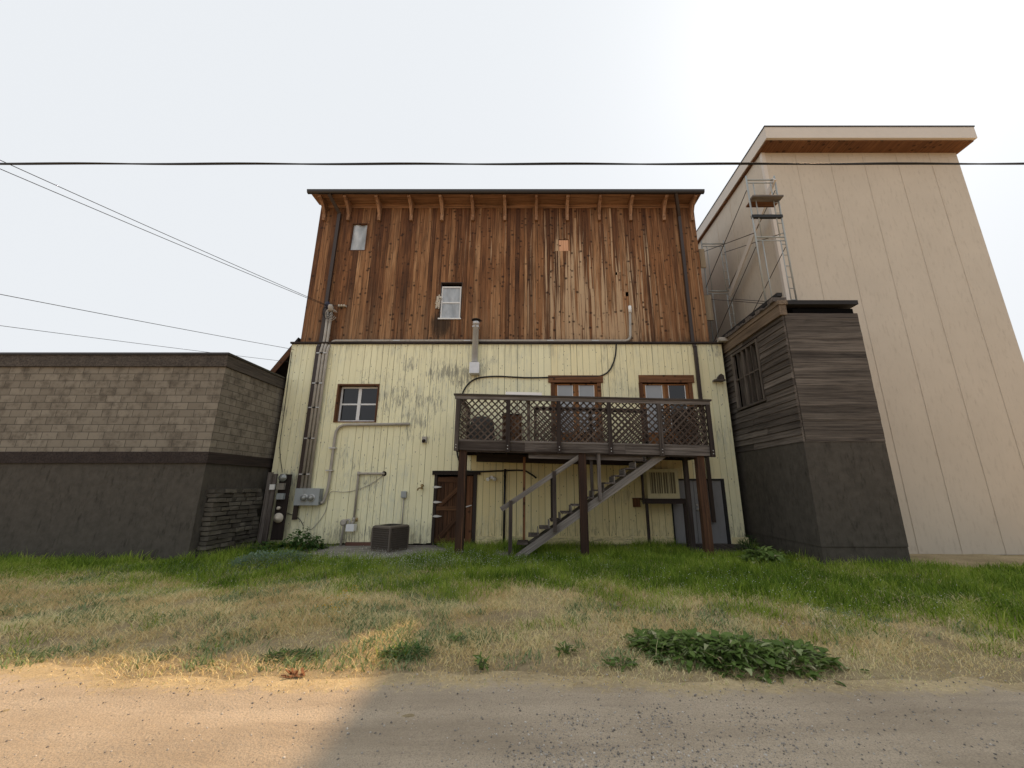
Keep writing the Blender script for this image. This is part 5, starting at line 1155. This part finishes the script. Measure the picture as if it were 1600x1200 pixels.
def leafy(name, label, cat, cx, cy, rx_, ry_, ht, n, L, Wd, mat, group=None, droop=0.5, lobed=0.6, stems=14, z0=None, up=0.5):
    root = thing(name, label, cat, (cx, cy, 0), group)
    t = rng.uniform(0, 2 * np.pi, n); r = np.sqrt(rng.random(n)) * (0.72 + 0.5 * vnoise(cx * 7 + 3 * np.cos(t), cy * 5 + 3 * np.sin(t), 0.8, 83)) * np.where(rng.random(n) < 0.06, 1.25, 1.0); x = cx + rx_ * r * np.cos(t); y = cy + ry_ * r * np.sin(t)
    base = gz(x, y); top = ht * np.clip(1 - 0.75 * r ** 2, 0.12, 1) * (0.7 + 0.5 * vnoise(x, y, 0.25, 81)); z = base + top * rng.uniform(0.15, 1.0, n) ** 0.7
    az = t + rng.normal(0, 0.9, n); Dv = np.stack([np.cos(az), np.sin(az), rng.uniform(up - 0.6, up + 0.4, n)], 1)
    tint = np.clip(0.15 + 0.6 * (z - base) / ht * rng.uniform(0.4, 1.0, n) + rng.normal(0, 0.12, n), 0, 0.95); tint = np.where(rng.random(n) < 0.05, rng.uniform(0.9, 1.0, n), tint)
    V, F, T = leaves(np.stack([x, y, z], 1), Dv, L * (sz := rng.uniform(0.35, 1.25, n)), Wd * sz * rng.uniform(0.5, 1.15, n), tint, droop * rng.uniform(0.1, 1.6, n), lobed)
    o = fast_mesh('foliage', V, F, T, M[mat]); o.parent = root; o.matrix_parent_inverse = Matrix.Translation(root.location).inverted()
    for p in o.data.polygons: pass
    o.data.polygons.foreach_set('use_smooth', [True] * len(o.data.polygons))
    m = MB()
    for k in range(stems):
        a = random.uniform(0, 6.28); rr_ = random.uniform(0.4, 1.0)
        p = Vector((cx + 0.2 * rx_ * math.cos(a), cy + 0.2 * ry_ * math.sin(a), 0.0)); q = Vector((cx + rx_ * rr_ * math.cos(a), cy + ry_ * rr_ * math.sin(a), ht * (1 - 0.5 * rr_)))
        m.tube(smooth_path([p, (p + q) / 2 + Vector((0, 0, ht * 0.25)), q], 3), [0.007] * 6 + [0.004] if False else 0.005, 5)
    m.build('stem', M['stalk'], root); return root
M['stalk'] = plain('green_stalk', (0.14, 0.17, 0.07), 0.7)
# broad-leaved weeds by the road (right)
gb = 'broad leaved weeds beside the dirt road'
for (px, py, Y, rx_, ry_, ht, n, lab) in ((1030, 1022, 5.4, 0.36, 0.34, 0.13, 150, 'leftmost low clump of broad leaved weeds beside dirt road'),
                                       (1088, 1040, 5.1, 0.48, 0.40, 0.22, 250, 'middle clump of broad leaved weeds beside dirt road'),
                                       (1158, 1046, 4.98, 0.48, 0.44, 0.25, 260, 'tallest clump of broad leaved weeds, just right of the middle clump'),
                                       (1235, 1046, 4.95, 0.46, 0.4, 0.19, 190, 'rightmost clump of broad leaved weeds beyond the others')):
    p = at(px, py, Y); leafy('broad_leaved_weed', lab, 'weed', p.x, Y, rx_, ry_, ht, int(n * 1.9), 0.125, 0.075, 'burdock', gb, up=0.65, stems=40, lobed=0.9)
p = at(972, 1048, 4.85); leafy('small_weed', 'small flat green weed left of the broad leaved clumps', 'weed', p.x, 4.85, 0.16, 0.13, 0.07, 60, 0.08, 0.05, 'burdock')
p = at(752, 1050, 4.75); leafy('small_weed', 'tiny upright green weed alone in dry straw near road', 'weed', p.x, 4.75, 0.08, 0.07, 0.12, 40, 0.08, 0.035, 'burdock', up=0.9)
p = at(715, 1008, 5.5); leafy('small_weed', 'tiny round green weed amid dry straw mid yard', 'weed', p.x, 5.5, 0.13, 0.11, 0.08, 60, 0.07, 0.035, 'burdock', up=0.8)
p = at(638, 1028, 5.1); leafy('grass_tuft', 'dark green spreading tuft at the tip of the sunlit patch', 'tuft', p.x, 5.1, 0.32, 0.15, 0.10, 330, 0.10, 0.018, 'bush', up=0.6)
p = at(448, 1032, 5.0); leafy('grass_tuft', 'dark green flat tuft left above the sunlit road', 'tuft', p.x, 5.05, 0.30, 0.14, 0.07, 260, 0.10, 0.018, 'bush', up=0.5)
p = at(885, 1028, 5.15); leafy('small_weed', 'upright pale green weed in straw between tuft and broad weeds', 'weed', p.x, 5.15, 0.09, 0.08, 0.12, 50, 0.1, 0.03, 'burdock', up=1.0)
# blue-green clump, leafy bush at the wall, plants at right
p = at(432, 890, 10.3); leafy('sagebrush', 'blue green feathery shrub low at the left yard edge', 'shrub', p.x - 0.1, 10.2, 1.05, 0.55, 0.38, 2600, 0.10, 0.018, 'sage', up=0.9, stems=20)
p = at(468, 838, 12.3); leafy('leafy_bush', 'small dark leafy bush below the meter cabinet', 'bush', p.x, 12.5, 0.62, 0.45, 0.62, 520, 0.15, 0.09, 'bush', up=0.2)
p = at(412, 835, 12.0); leafy('leafy_bush', 'low dark leafy bush at the foot of the stone wall', 'bush', p.x, 12.0, 0.40, 0.4, 0.35, 240, 0.14, 0.08, 'bush', up=0.3)
p = at(1183, 882, 10.6); leafy('leafy_bush', 'low bright leafy plant at the foot of the concrete outbuilding wall', 'plant', p.x, 10.3, 0.55, 0.5, 0.42, 420, 0.2, 0.10, 'burdock', up=0.3)
p = at(1165, 862, 12.4); leafy('fern_plant', 'slender fern like plant in the corner by the outbuilding', 'plant', p.x, 12.2, 0.3, 0.4, 0.5, 260, 0.22, 0.03, 'bush', up=1.1)
# rusty leaf clump on the road edge
p = at(458, 1064, 4.55)
m = MB()
for k in range(26):
    a = Vector((p.x + random.gauss(0, 0.05), 4.58 + random.gauss(0, 0.035), 0.015)); b = a + Vector((random.uniform(-0.06, 0.06), random.uniform(-0.05, 0.05), random.uniform(0.0, 0.05))); m.bar(a, b, random.uniform(0.01, 0.03), 0.004)
tag(m.build('dead_leaves', plain('rusty_dead_leaf', (0.22, 0.10, 0.045), 0.9)), 'small rusty heap of dead leaves on the sunlit road edge', 'leaves')
